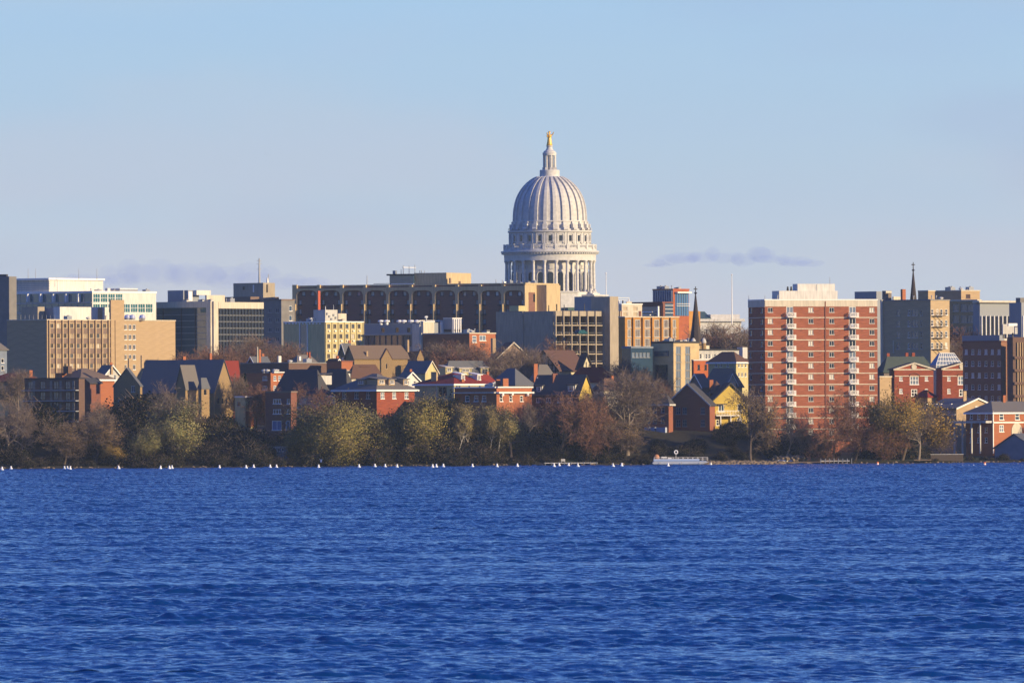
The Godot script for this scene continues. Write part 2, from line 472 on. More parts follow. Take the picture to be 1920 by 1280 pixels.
func house_materials() -> void:
	flat_mat("glass_azure", 0.06, 0.15, 0.30, 0.08, 0.75)
	mat("shaded_bark", 0.055, 0.046, 0.042, 0.95, "grain", Vector3(0.5, 0.3, 0.5))  # undergrowth wood, darkened to carry the shade of the bank
	mat("green_slate", 0.085, 0.11, 0.095, 0.85, "grain", Vector3(0.2, 0.2, 0.2))
	mat("buff_brick", 0.50, 0.37, 0.22, 0.9, "blotch", Vector3(0.05, 0.5, 0.05))
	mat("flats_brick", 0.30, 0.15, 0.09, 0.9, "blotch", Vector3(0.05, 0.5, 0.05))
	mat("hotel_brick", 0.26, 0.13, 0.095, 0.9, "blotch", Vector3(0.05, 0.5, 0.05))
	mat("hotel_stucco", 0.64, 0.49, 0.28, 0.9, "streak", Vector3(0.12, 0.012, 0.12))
	mat("mansion_brick", 0.32, 0.12, 0.07, 0.9, "blotch", Vector3(0.05, 0.5, 0.05))
	mat("tower_brick", 0.46, 0.155, 0.085, 0.9, "patch", Vector3(0.035, 0.42, 0.035))
	mat("orange_paint", 0.55, 0.15, 0.05, 0.85)
	mat("tudor_cream", 0.62, 0.54, 0.38, 0.9)
	mat("tan_dark", 0.33, 0.23, 0.155, 0.9, "blotch", Vector3(0.05, 0.5, 0.05))
	mat("brown_roof_pale", 0.23, 0.165, 0.12, 0.9, "grain", Vector3(0.2, 0.2, 0.2))
	flat_mat("blue_door", 0.10, 0.16, 0.30, 0.5)
	mat("pale_slab", 0.42, 0.43, 0.45, 0.8)
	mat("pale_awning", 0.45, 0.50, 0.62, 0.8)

func clutter(b: Bd) -> void:   # small plant standing about on a flat roof
	for i in 3 + rng.randi() % 5:
		var u := rng.randf_range(1.5, b.wr - 1.5)
		var w := rng.randf_range(1.0, minf(b.wl - 1.0, 14.0))
		var k := rng.randi() % 4
		var o: MeshInstance3D
		if k == 0: o = obj("roof_cabinet", roof_kit(0), M["grey_metal"], b.node)
		elif k == 1: o = obj("vent_pipe", roof_kit(1), M["grey_metal"], b.node)
		elif k == 2: o = obj("roof_fan", roof_kit(2), M["pale_paint"], b.node)
		else: o = obj("roof_hatch", roof_kit(3), M["pale_paint"], b.node)
		o.position = Vector3(u, b.h - 0.1, -w)
func roof_kit(k: int) -> Mesh:
	var key := "kit %d" % k
	if win_cache.has(key): return win_cache[key]
	var m := MB.new()
	match k:
		0: m.box(Vector3(-1.0, 0.15, -0.7), Vector3(1.0, 1.35, 0.7)); m.box(Vector3(-0.9, 0, -0.6), Vector3(-0.7, 0.15, 0.6)); m.box(Vector3(0.7, 0, -0.6), Vector3(0.9, 0.15, 0.6)); m.tube(Vector3(0.3, 1.35, 0), Vector3(0.3, 1.6, 0), 0.4, 0.4, 10)
		1: m.tube(Vector3.ZERO, Vector3(0, 1.3, 0), 0.13, 0.13, 8); m.lathe([Vector2(0.26, 1.3), Vector2(0.26, 1.45), Vector2(0, 1.55)], 8)
		2: m.lathe([Vector2(0.45, 0), Vector2(0.45, 0.6), Vector2(0.75, 0.65), Vector2(0.6, 1.0), Vector2(0, 1.15)], 10)
		3: m.box(Vector3(-0.6, 0, -0.9), Vector3(0.6, 0.8, 0.9)); m.slab(Vector3(-0.7, 1.1, 1.0), Vector3(-0.7, 0.85, -1.0), Vector3(0.7, 0.85, -1.0), Vector3(0.7, 1.1, 1.0), 0.08)
	win_cache[key] = m.mesh()
	return win_cache[key]

# ---------- light, sky, air
func camera_and_light() -> void:
	var cam := Camera3D.new()
	cam.name = "camera"
	add_child(cam)
	cam.projection = Camera3D.PROJECTION_FRUSTUM
	cam.near = 1.0
	cam.far = 60000.0
	cam.size = 1280.0 / F
	cam.frustum_offset = Vector2(0.0, (PY - 640.0) / F)
	cam.position = Vector3(0, EYE, 0)
	cam.rotation.z = -deg_to_rad(ROLL)
	var att := CameraAttributesPhysical.new()
	att.frustum_focal_length = 350.0
	att.frustum_focus_distance = 2500.0
	att.frustum_near = 1.0
	att.frustum_far = 60000.0
	att.exposure_aperture = 5.6
	cam.attributes = att
	cam.near = 1.0
	cam.size = 1280.0 / F
	cam.current = true
	var sun := DirectionalLight3D.new()
	sun.name = "sun"
	add_child(sun)
	sun.light_color = lin(1.0, 0.78, 0.46)
	sun.light_energy = 1.6
	sun.light_angular_distance = 0.5
	sun.shadow_enabled = true
	var az := deg_to_rad(62.0)
	var el := deg_to_rad(14.0)
	sun.look_at_from_position(Vector3(sin(az) * cos(el), sin(el), cos(az) * cos(el)) * 100.0, Vector3.ZERO)
	var env := Environment.new()
	env.background_mode = Environment.BG_SKY
	env.tonemap_mode = Environment.TONE_MAPPER_LINEAR
	env.tonemap_exposure = 1.35
	env.background_energy_multiplier = 0.74
	env.fog_enabled = true
	env.fog_density = 0.000028
	env.fog_light_color = Color(0.80, 0.90, 1.0)
	env.volumetric_fog_enabled = true
	env.volumetric_fog_density = 0.0
	env.sdfgi_enabled = true
	env.ssao_enabled = true
	env.ssil_enabled = true
	var sky := Sky.new()
	var pano := PanoramaSkyMaterial.new()
	pano.panorama = sky_picture()
	sky.sky_material = pano
	env.sky = sky
	var we := WorldEnvironment.new()
	we.name = "environment"
	we.environment = env
	add_child(we)

func sky_picture() -> ImageTexture:
	# clear late-afternoon air: pale rosy haze at the horizon, deepening blue above, thin cloud streaks low down
	var stops := [[-90.0, Color(0.20, 0.22, 0.27)], [-0.3, Color(0.78, 0.81, 0.85)], [0.0, Color(0.81, 0.83, 0.865)], [0.7, Color(0.79, 0.825, 0.872)], [1.3, Color(0.745, 0.815, 0.885)], [1.9, Color(0.705, 0.81, 0.905)], [2.5, Color(0.67, 0.805, 0.925)], [5.0, Color(0.53, 0.73, 0.94)], [12.0, Color(0.37, 0.57, 0.91)], [30.0, Color(0.21, 0.41, 0.84)], [60.0, Color(0.145, 0.33, 0.76)], [90.0, Color(0.125, 0.30, 0.72)]]
	var im := Image.create(4096, 2048, false, Image.FORMAT_RGBA8)
	var wisps := FastNoiseLite.new()
	wisps.seed = 21
	wisps.frequency = 0.02
	wisps.fractal_octaves = 4
	for y in 2048:
		var el := 90.0 - (y + 0.5) / 2048.0 * 180.0
		var c: Color = stops[0][1]
		for k in stops.size() - 1:
			if el >= stops[k][0] and el <= stops[k + 1][0]:
				c = stops[k][1].lerp(stops[k + 1][1], (el - stops[k][0]) / (stops[k + 1][0] - stops[k][0]))
		im.fill_rect(Rect2i(0, y, 4096, 1), c)
		if el < 0.0 or el > 9.0: continue
		for x in 4096:
			# long flat streaks of rosy and lavender vapour all round the low sky
			var a := TAU * x / 4096.0
			var n := wisps.get_noise_3d(cos(a) * 420.0, el * 46.0, sin(a) * 420.0)
			var m := wisps.get_noise_3d(cos(a) * 300.0 + 900.0, el * 30.0, sin(a) * 300.0)
			var fade := clampf((5.0 - el) / 4.0, 0.0, 1.0)
			var k := c.lerp(Color(0.83, 0.80, 0.84), clampf(n * 1.2, 0.0, 0.25) * fade)
			k = k.lerp(Color(0.66, 0.70, 0.83), clampf((m - 0.12) * 1.2, 0.0, 0.22) * fade)
			im.set_pixel(x, y, k)
	return ImageTexture.create_from_image(im)

# ---------- ground and water
func land() -> void:
	var xs := []
	var x := -620.0
	while x <= 720.0:
		xs.append(x)
		x += 5.0 if absf(x) < 190.0 else 20.0
	var zs := []
	var s := -40.0
	while s < 2600.0:
		zs.append(s)
		s += 2.0 if s < 60.0 else 8.0 if s < 240.0 else 60.0
	var mb := MB.new()
	var grid := []
	for i in xs.size():
		var row := PackedVector3Array()
		for j in zs.size():
			var px: float = 960.0 + xs[i] * F / 2500.0
			var z: float = -(shore(px) + zs[j])
			row.append(Vector3(xs[i], terr(xs[i], z), z))
		grid.append(row)
	for i in xs.size() - 1:
		for j in zs.size() - 1:
			mb.quad(grid[i][j], grid[i][j + 1], grid[i + 1][j + 1], grid[i + 1][j])
	structure("ground", mb.mesh(), M["soil"])
	# mown grass on the flat shore, laid just over the ground, and a path of sand at its edge
	for k in [["lawn", 1452.0, 1842.0, 3.2, 46.0, "lawn", 0.05], ["bank_lawn", 1056.0, 1084.0, 3.0, 9.0, "lawn", 0.25], ["terrace_lawn", 436.0, 512.0, 24.0, 40.0, "lawn", 0.25], ["sand_bank", 1714.0, 1747.0, -1.5, 3.0, "sand", 0.5], ["gravel_strip", 1318.0, 1560.0, 0.6, 4.6, "sand", 0.06]]:
		var m := MB.new()
		var n := 40
		for i in n:
			for j in 8:
				var q := []
				for e in [[0, 0], [0, 1], [1, 1], [1, 0]]:
					var px: float = lerpf(k[1], k[2], float(i + e[0]) / n)
					var sx: float = lerpf(k[3], k[4], float(j + e[1]) / 8)
					sx += (0.5 + 0.5 * sin(px * 0.21) + 0.6 * sin(px * 0.067)) * (1.0 if j + e[1] == 0 else 0.0)
					var p := ground_at(px, sx)
					q.append(p + Vector3(0, k[6] + (maxf(0.0, 0.3 - p.y) if k[0] == "sand_bank" else 0.0), 0))
				m.quad(q[0], q[1], q[2], q[3])
		structure(k[0], m.mesh(), M[k[5]])

func lake() -> void:
	# one 200 m square of wind waves that joins up with itself on all sides, laid side by side
	var size := 112.0
	var n := 680
	var skew := 0.381966 * size
	var wr := RandomNumberGenerator.new()
	wr.seed = 77
	var waves := []
	for i in 60:
		var len := lerpf(0.6, 4.2, pow(wr.randf(), 2.0)) if i < 50 else lerpf(4.5, 13.0, wr.randf())
		var dir := deg_to_rad(90.0 + wr.randfn(0.0, 32.0))
		var kx := roundf(cos(dir) * size / len) * TAU / size
		var kz := (roundf((sin(dir) * TAU / len * size + kx * skew) / TAU) * TAU - kx * skew) / size   # repeats along (size, 0) and (skew, size)
		waves.append([kx, kz, wr.randf() * TAU, len])
	var v := PackedVector3Array()
	var nn := PackedVector3Array()
	v.resize((n + 1) * (n + 1)); nn.resize((n + 1) * (n + 1))
	var wk := PackedFloat32Array()
	for w in waves:
		var amp: float = 0.0074 * pow(w[3], 0.9) * (1.0 if w[3] < 4.3 else 0.26)
		wk.append_array(PackedFloat32Array([w[0], w[1], w[2], amp]))
	var g := TAU / size
	for i in n + 1:
		var x := size * i / n
		for j in n + 1:
			var z := size * j / n
			var gust := 1.0 + 0.28 * sin(g * z * 2.0 + 1.3 * sin(g * (x - z * skew / size)) + 0.4) + 0.17 * sin(g * (3.0 * z + x - z * skew / size) + 2.0 * sin(g * (z - x + z * skew / size)))
			var h := 0.0
			var dx := 0.0
			var dz := 0.0
			for k in range(0, wk.size(), 4):
				var p := wk[k] * x + wk[k + 1] * z + wk[k + 2]
				var sn := sin(p)
				var a := wk[k + 3] * gust
				h += a * sn
				var ca := a * cos(p)
				dx += ca * wk[k]
				dz += ca * wk[k + 1]
			v[i * (n + 1) + j] = Vector3(x, h, z)
			nn[i * (n + 1) + j] = Vector3(-dx, 1.0, -dz).normalized()
	var idx := PackedInt32Array()
	for i in n:
		for j in n:
			var a := i * (n + 1) + j
			idx.append_array(PackedInt32Array([a, a + n + 1, a + n + 2, a, a + n + 2, a + 1]))
	var arr := []
	arr.resize(Mesh.ARRAY_MAX)
	arr[Mesh.ARRAY_VERTEX] = v
	arr[Mesh.ARRAY_NORMAL] = nn
	arr[Mesh.ARRAY_INDEX] = idx
	var m := ArrayMesh.new()
	m.add_surface_from_arrays(Mesh.PRIMITIVE_TRIANGLES, arr)
	var wm := StandardMaterial3D.new()
	wm.resource_name = "lake_water"
	wm.albedo_color = lin(0.003, 0.036, 0.150)
	wm.roughness = 0.06
	wm.metallic_specular = 0.46
	var rip := FastNoiseLite.new()
	rip.seed = 5
	rip.frequency = 0.03
	rip.fractal_octaves = 4
	var rt := NoiseTexture2D.new()
	rt.width = 512; rt.height = 512; rt.seamless = true; rt.as_normal_map = true; rt.bump_strength = 6.0
	rt.noise = rip
	wm.normal_enabled = true
	wm.normal_texture = rt
	wm.normal_scale = 0.5
	wm.uv1_triplanar = true
	wm.uv1_world_triplanar = true
	wm.uv1_scale = Vector3(0.16, 0.16, 0.16)
	var mm := MultiMesh.new()
	mm.transform_format = MultiMesh.TRANSFORM_3D
	mm.mesh = m
	var spots := []
	# gusts: rows of calmer and rougher water
	var force := [0.9, 0.95, 1.0, 0.85, 1.0, 1.22, 0.82, 1.0, 0.9, 1.1, 0.95, 1.15, 1.0, 1.1, 1.0, 1.15, 1.05, 1.2, 1.1, 1.2, 1.15, 1.2, 1.2]
	for i in range(-6, 8):
		for j in 23: spots.append(Transform3D(Basis().scaled(Vector3(1, force[j], 1)), Vector3(i * size - 70.0 - fposmod(skew * (j + 1), size), 0, 45.0 - (j + 0.0) * size - 112.0)))
	mm.instance_count = spots.size()
	for i in spots.size(): mm.set_instance_transform(i, spots[i])
	# the body of the lake under the waves
	var deep := MB.new()
	deep.quad(Vector3(-760, -0.45, 140), Vector3(-760, -0.45, -2540), Vector3(800, -0.45, -2540), Vector3(800, -0.45, 140))
	structure("deep_water", deep.mesh(), wm)
	var o := MultiMeshInstance3D.new()
	o.name = "water"
	o.multimesh = mm
	o.material_override = wm
	o.set_meta("kind", "structure")
	add_child(o)

# ---------- the domed building
func capitol() -> void:
	var d := 3300.0
	var ax := at(1031.5, 500.0, d)
	var k := d / F   # metres per pixel here
	var y0 := terr(ax.x, -d) - 1.0
	var t := thing("domed_capitol", "white granite capitol with ribbed dome, columned drum and gilded statue", "building", Vector3(ax.x, y0, -d))
	var yy := func(py: float) -> float: return at(1031.5, py, d).y - y0
	var ring := func(nm: String, prof: Array, m: String, seg := 72) -> MeshInstance3D:
		var mb := MB.new()
		var pr := []
		for q in prof: pr.append(Vector2(q[0] * k, yy.call(q[1])))
		mb.lathe(pr, seg)
		return obj(nm, mb.mesh(), M[m], t)
	# plinth, drum wall, entablature, balcony, attic, dome, lantern
	ring.call("stylobate", [[92, 800], [92, 566], [90, 566], [90, 556], [89, 556], [89, 548], [60, 548]], "granite")
	var drum: MeshInstance3D = ring.call("drum", [[71, 560], [71, 487]], "granite")
	ring.call("entablature", [[71, 489], [86, 489], [86.5, 478], [88, 477.5], [88, 475], [92.5, 473.5], [92.5, 471], [86, 470]], "granite")
	ring.call("balcony", [[86, 470.5], [87.5, 470.5], [87.5, 467.5], [86, 467], [86, 464], [84, 464], [84, 467.5], [70, 468]], "granite")
	ring.call("balcony_rail", [[85.2, 460.8], [87.6, 460.8], [87.6, 459], [85.2, 459], [85.2, 460.8]], "granite")
	ring.call("attic", [[75.5, 468], [75.5, 437.5], [77, 437], [79.3, 435.5], [79.3, 433], [74, 432.5], [70, 432]], "granite")
	ring.call("dome_base", [[73, 432.5], [73, 430], [70, 429], [69.5, 417.5], [70.5, 416.5], [70.5, 414.5], [67, 414]], "granite")
	var prof := [[67.2, 414.5], [66.8, 405], [66.2, 396], [65, 388], [63.2, 380], [60.6, 372], [57.2, 364.5], [53, 357.5], [48, 351], [42.2, 345], [36, 340], [29.5, 336], [24, 333.5]]
	ring.call("dome_shell", prof, "granite", 96)
	ring.call("lantern_base", [[27, 335], [24, 332], [19, 330.5], [18.6, 328.5], [18.6, 319.5], [17.8, 318.5], [12, 318.5]], "granite", 32)
	ring.call("lantern_core", [[7.6, 319], [7.6, 291]], "granite", 24)
	ring.call("lantern_cap", [[8, 291.5], [12.6, 291.5], [13, 289], [13, 286.5], [11.4, 285.5], [11, 283.5], [8, 282], [5.8, 279], [5, 275.5], [6.2, 274.5], [6.2, 273], [3.5, 272.5], [0, 272.5]], "granite", 24)
	# 24 ribs over the shell, 24 windows in the attic, 24 columns round the drum, 8 columns on the lantern
	for i in 24:
		var a := TAU * (i + 0.5) / 24.0
		var o := Vector3(sin(a), 0, cos(a))
		var side := Vector3(cos(a), 0, -sin(a))
		var mb := MB.new()
		for j in prof.size() - 1:
			var w0: float = lerpf(0.62, 0.34, float(j) / prof.size())
			var w1: float = lerpf(0.62, 0.34, float(j + 1) / prof.size())
			var p: Vector3 = o * (prof[j][0] * k) + Vector3.UP * yy.call(prof[j][1])
			var q: Vector3 = o * (prof[j + 1][0] * k) + Vector3.UP * yy.call(prof[j + 1][1])
			var nn: Vector3 = (q - p).normalized().cross(side).normalized()
			if nn.dot(o) < 0.0: nn = -nn
			nn *= 0.55
			mb.quad(p - side * w0 + nn, q - side * w1 + nn, q + side * w1 + nn, p + side * w0 + nn)
			mb.quad(p - side * w0 - nn, q - side * w1 - nn, q - side * w1 + nn, p - side * w0 + nn)
			mb.quad(p + side * w0 + nn, q + side * w1 + nn, q + side * w1 - nn, p + side * w0 - nn)
		obj("rib", mb.mesh(), M["granite"], t)
		# scroll bracket at the foot of each rib
		var sc := MB.new()
		var f := o * 70.0 * k
		sc.obox(f + o * 0.35 + Vector3.UP * (yy.call(426.0)), side * 0.75, Vector3.UP * 0.95, o * 0.75)
		sc.obox(f - o * 0.05 + Vector3.UP * (yy.call(420.0)), side * 0.55, Vector3.UP * 0.75, o * 0.5)
		sc.tube(f + o * 1.1 + Vector3.UP * yy.call(430.0) - side * 0.7, f + o * 1.1 + Vector3.UP * yy.call(430.0) + side * 0.7, 0.45, 0.45, 8)
		obj("bracket", sc.mesh(), M["granite"], t)
		var c := TAU * i / 24.0
		var co := Vector3(sin(c), 0, cos(c))
		var cs := Vector3(cos(c), 0, -sin(c))
		var wn := obj("attic_window", window_mesh(1.5, 2.3, "granite", "glass_dark", 1, 1, 0.2), null, t)
		wn.transform = Transform3D(Basis(cs, Vector3.UP, co), co * (75.5 * k + 0.19) + Vector3.UP * yy.call(447.5))
		var fr := MB.new()
		fr.obox(co * 75.5 * k + cs * 1.05 + Vector3.UP * yy.call(447.5), cs * 0.2, Vector3.UP * 1.7, co * 0.35); fr.obox(co * 75.5 * k - cs * 1.05 + Vector3.UP * yy.call(447.5), cs * 0.2, Vector3.UP * 1.7, co * 0.35)
		fr.obox(co * 75.5 * k + Vector3.UP * (yy.call(447.5) + 1.55), cs * 0.84, Vector3.UP * 0.2, co * 0.35)
		obj("window_surround", fr.mesh(), M["granite"], t)
		var pi := MB.new()
		pi.obox(o * 75.6 * k + Vector3.UP * yy.call(450.0), side * 0.35, Vector3.UP * 2.4, o * 0.3)
		obj("pilaster", pi.mesh(), M["granite"], t)
		var po := MB.new()
		po.obox(o * 86.4 * k + Vector3.UP * yy.call(463.5), side * 0.5, Vector3.UP * 0.95, o * 0.3)
		for b in 6:
			var e := a + TAU / 24.0 * (b + 1.0) / 7.0
			po.obox(Vector3(sin(e), 0, cos(e)) * 86.4 * k + Vector3.UP * yy.call(462.5), Vector3(cos(e), 0, -sin(e)) * 0.14, Vector3.UP * 0.4, Vector3(sin(e), 0, cos(e)) * 0.1)
		obj("baluster_post", po.mesh(), M["granite"], t)
		var cl := MB.new()
		var hb: float = yy.call(548.0)
		var ht: float = yy.call(489.0)
		cl.lathe([Vector2(0.75, 0), Vector2(0.75, 0.35), Vector2(0.56, 0.5), Vector2(0.55, 3.5), Vector2(0.45, ht - hb - 1.2), Vector2(0.5, ht - hb - 1.1), Vector2(0.55, ht - hb - 0.7), Vector2(0.8, ht - hb - 0.25), Vector2(0.8, ht - hb)], 12)
		var cm := obj("column", cl.mesh(), M["granite"], t)
		cm.position = o * 82.5 * k + Vector3.UP * hb
		# arched opening in the drum wall between the columns
		var ar := MB.new()
		var bw := 0.95
		var base := co * (71.0 * k + 0.06)
		var yb: float = yy.call(548.0)
		var ys: float = yy.call(516.0)
		ar.quad(base - cs * bw + Vector3.UP * yb, base - cs * bw + Vector3.UP * ys, base + cs * bw + Vector3.UP * ys, base + cs * bw + Vector3.UP * yb)
		for q in 8:
			var p0 := PI * q / 8.0
			var p1 := PI * (q + 1) / 8.0
			ar.tri(base + Vector3.UP * ys, base + cs * cos(p0) * bw + Vector3.UP * (ys + sin(p0) * bw), base + cs * cos(p1) * bw + Vector3.UP * (ys + sin(p1) * bw))
		obj("arched_window", ar.mesh(), M["glass_dark"], t)
		var hood := MB.new()
		for q in 8:
			var p0 := PI * q / 8.0
			var p1 := PI * (q + 1) / 8.0
			var m0 := base + cs * cos(p0) * 1.15 + Vector3.UP * (ys + sin(p0) * 1.15)
			var m1 := base + cs * cos(p1) * 1.15 + Vector3.UP * (ys + sin(p1) * 1.15)
			hood.tube(m0, m1, 0.2, 0.2, 5)
		for e in [-1.0, 1.0]: hood.obox(base + cs * 1.15 * e + Vector3.UP * (yb + ys) / 2, cs * 0.18, Vector3.UP * (ys - yb) / 2, co * 0.22)
		hood.obox(base + Vector3.UP * (ys + 2.6), cs * 1.0, Vector3.UP * 0.7, co * 0.2)
		obj("arch_surround", hood.mesh(), M["granite"], t)
	for i in 96:
		var a := TAU * i / 96.0
		var de := MB.new()
		de.obox(Vector3.ZERO, Vector3(0.2, 0, 0), Vector3(0, 0.22, 0), Vector3(0, 0, 0.4))
		var dm := obj("modillion", win_cache.get("dentil", de.mesh()), M["granite"], t)
		win_cache["dentil"] = dm.mesh
		dm.transform = Transform3D(Basis(Vector3.UP, a), Vector3(sin(a), 0, cos(a)) * 89.0 * k + Vector3.UP * yy.call(475.6))
	for i in 8:
		var a := TAU * (i + 0.35) / 8.0
		var cl := MB.new()
		cl.tube(Vector3.ZERO, Vector3(0, yy.call(291.0) - yy.call(318.5), 0), 0.34, 0.28, 8)
		cl.obox(Vector3(0, 0.4, 0), Vector3(0.5, 0, 0), Vector3(0, 0.4, 0), Vector3(0, 0, 0.5))
		var cm := obj("lantern_column", cl.mesh(), M["granite"], t)
		cm.position = Vector3(sin(a), 0, cos(a)) * 11.2 * k + Vector3.UP * yy.call(318.5)
	# gilded standing figure, right arm stretched out
	var g := MB.new()
	var b0: float = yy.call(272.5)
	g.lathe([Vector2(0.95, 0), Vector2(1.0, 0.3), Vector2(0.82, 0.9), Vector2(0.7, 1.8), Vector2(0.62, 2.5), Vector2(0.74, 2.9), Vector2(0.78, 3.3), Vector2(0.6, 3.6), Vector2(0.22, 3.72), Vector2(0.2, 3.85), Vector2(0.3, 4.0), Vector2(0.34, 4.2), Vector2(0.3, 4.42), Vector2(0.42, 4.5), Vector2(0.28, 4.72), Vector2(0.0, 4.8)], 12)
	g.tube(Vector3(0.6, 3.35, 0), Vector3(1.05, 3.75, 0.45), 0.22, 0.17, 7); g.tube(Vector3(1.05, 3.75, 0.45), Vector3(1.25, 4.45, 0.7), 0.17, 0.12, 7)
	g.tube(Vector3(-0.6, 3.35, 0), Vector3(-0.95, 2.9, 0.3), 0.22, 0.17, 7); g.tube(Vector3(-0.95, 2.9, 0.3), Vector3(-0.95, 3.7, 0.6), 0.17, 0.13, 7)
	g.lathe([Vector2(0.0, -0.3), Vector2(0.28, -0.1), Vector2(0.3, 0.15), Vector2(0.0, 0.4)], 8, Vector3(-0.95, 3.95, 0.62))
	var fig := obj("statue", g.mesh(), M["gold"], t)
	fig.position.y = b0
	fig.rotation.y = deg_to_rad(20.0)
	# four corner pavilions with stone groups, and four wings
	for i in 4:
		var a := deg_to_rad(58.0 + 90.0 * i)
		var o := Vector3(sin(a), 0, cos(a))
		var pv := MB.new()
		pv.box(Vector3(-4.2, 0, -4.2), Vector3(4.2, yy.call(556.0), 4.2)); pv.box(Vector3(-4.6, yy.call(556.0), -4.6), Vector3(4.6, yy.call(553.5), 4.6))
		var pm := obj("pavilion", pv.mesh(), M["granite"], t)
		pm.transform = Transform3D(Basis(Vector3.UP, a), o * 15.4)
		var sg := MB.new()
		for q in [[0.0, 0.0, 3.6, 0.6], [-1.3, 0.4, 2.3, 0.6], [1.3, 0.4, 2.2, 0.65], [-0.5, 0.9, 1.6, 0.7], [0.7, 0.8, 1.8, 0.6]]:
			sg.lathe([Vector2(q[3] * 1.15, 0), Vector2(q[3], q[2] * 0.3), Vector2(q[3] * 0.72, q[2] * 0.55), Vector2(q[3] * 0.9, q[2] * 0.74), Vector2(q[3] * 0.3, q[2] * 0.84), Vector2(q[3] * 0.42, q[2] * 0.92), Vector2(0, q[2])], 8, Vector3(q[0], 0, q[1]))
		sg.box(Vector3(-2.3, -0.1, -1.4), Vector3(2.3, 0.5, 1.8))
		var sm := obj("statue_group", sg.mesh(), M["granite"], t)
		sm.transform = Transform3D(Basis(Vector3.UP, a), o * 16.2 + Vector3.UP * yy.call(553.5))
		var w := deg_to_rad(13.0 + 90.0 * i)
		var wo := Vector3(sin(w), 0, cos(w))
		var wg := MB.new()
		var wt: float = yy.call(604.5)
		wg.box(Vector3(-14, 0, 6), Vector3(14, wt, 62)); wg.box(Vector3(-15, wt, 6), Vector3(15, wt + 0.9, 63)); wg.box(Vector3(-14.4, wt - 2.6, 6), Vector3(14.4, wt - 2.2, 62.4))
		wg.box(Vector3(-12, wt + 0.9, 52), Vector3(12, wt + 2.4, 62))
		var wmesh := obj("wing", wg.mesh(), M["granite"], t)
		wmesh.transform = Transform3D(Basis(Vector3.UP, w), Vector3.ZERO)
		var rf := MB.new()
		rf.slab(Vector3(-13.5, wt + 1.0, 8), Vector3(-4, wt + 3.4, 8), Vector3(-4, wt + 3.4, 52), Vector3(-13.5, wt + 1.0, 52), 0.3); rf.slab(Vector3(4, wt + 3.4, 8), Vector3(13.5, wt + 1.0, 8), Vector3(13.5, wt + 1.0, 52), Vector3(4, wt + 3.4, 52), 0.3)
		rf.box(Vector3(-4, wt + 2.0, 8), Vector3(4, wt + 3.5, 52)); rf.box(Vector3(-2, wt + 3.5, 24), Vector3(2, wt + 4.6, 34))
		obj("wing_roof", rf.mesh(), M["green_copper"], wmesh)
		for q in 9:
			for e in [-1.0, 1.0]:
				var wn := obj("window", window_mesh(1.6, 1.3, "granite", "glass_dark", 1, 1, 0.12), null, wmesh)
				wn.transform = Transform3D(Basis(Vector3.UP, PI / 2 * e), Vector3(14.19 * e, wt - 4.4, 11.0 + 6.0 * q))
	var blk := MB.new()
	blk.box(Vector3(-2.9, 0, -4), Vector3(2.9, yy.call(549.5), 4)); blk.box(Vector3(-3.3, yy.call(549.5), -4.4), Vector3(3.3, yy.call(547.0), 4.4))
	var bm := obj("portico", blk.mesh(), M["granite"], t)
	bm.transform = Transform3D(Basis(Vector3.UP, deg_to_rad(17.0)), Vector3(5.0, 0, 15.5))
	for q in [[1137.0, 512.0, 620.0], [1373.0, 515.0, 608.0]]:
		var p := at(q[0], q[2], d - 20.0)
		var fp := MB.new()
		fp.tube(Vector3.ZERO, Vector3(0, at(q[0], q[1], d - 20.0).y - p.y, 0), 0.22, 0.1, 8)
		fp.lathe([Vector2(0, -0.3), Vector2(0.32, 0), Vector2(0, 0.35)], 8, Vector3(0, at(q[0], q[1], d - 20.0).y - p.y, 0))
		var fo := obj("flagpole", fp.mesh(), M["white_trim"], t)
		fo.position = p - t.position

func clouds() -> void:
	# far banks of thin vapour, each a cluster of flat lobes some 25 km away
	var far := 25000.0
	var g := RandomNumberGenerator.new()
	g.seed = 88
	for q in [["flat lavender cloud bank low over the left skyline", 110.0, 625.0, 484.0, 545.0, 24, 1.0], ["small blue grey cloud streak right of the dome", 1218.0, 1525.0, 466.0, 502.0, 18, 1.2]]:
		var t := thing("cloud", q[0], "cloud", at((q[1] + q[2]) / 2, q[4], far))
		for i in q[5]:
			var u: float = (i + 0.5) / q[5]
			var bulge: float = pow(sin(PI * u), 0.7)
			var w: float = (q[2] - q[1]) / q[5] * g.randf_range(1.6, 4.0)
			var h: float = (q[4] - q[3]) * lerpf(0.3, 0.9, bulge) * g.randf_range(0.55, 1.05)
			var f := FogVolume.new()
			f.name = "lobe"
			f.shape = RenderingServer.FOG_VOLUME_SHAPE_ELLIPSOID
			f.size = Vector3(w, h, w * 1.2) * far / F
			var m := FogMaterial.new()
			m.resource_name = "vapour"
			m.albedo = Color(0.72, 0.80, 1.0)
			m.density = 0.22 * q[6] / f.size.z
			f.material = m
			t.add_child(f, true)
			f.position = at(lerpf(q[1], q[2], u) + g.randf_range(-10.0, 10.0), q[4] - h * 0.5 - (q[4] - q[3]) * bulge * g.randf_range(0.0, 0.35), far + g.randf_range(-300.0, 300.0)) - t.position

# ---------- tall buildings behind, left to right
func span(a: float, step: float, n: int) -> Array:
	var o := []
	for i in n: o.append(a + step * i)
	return o

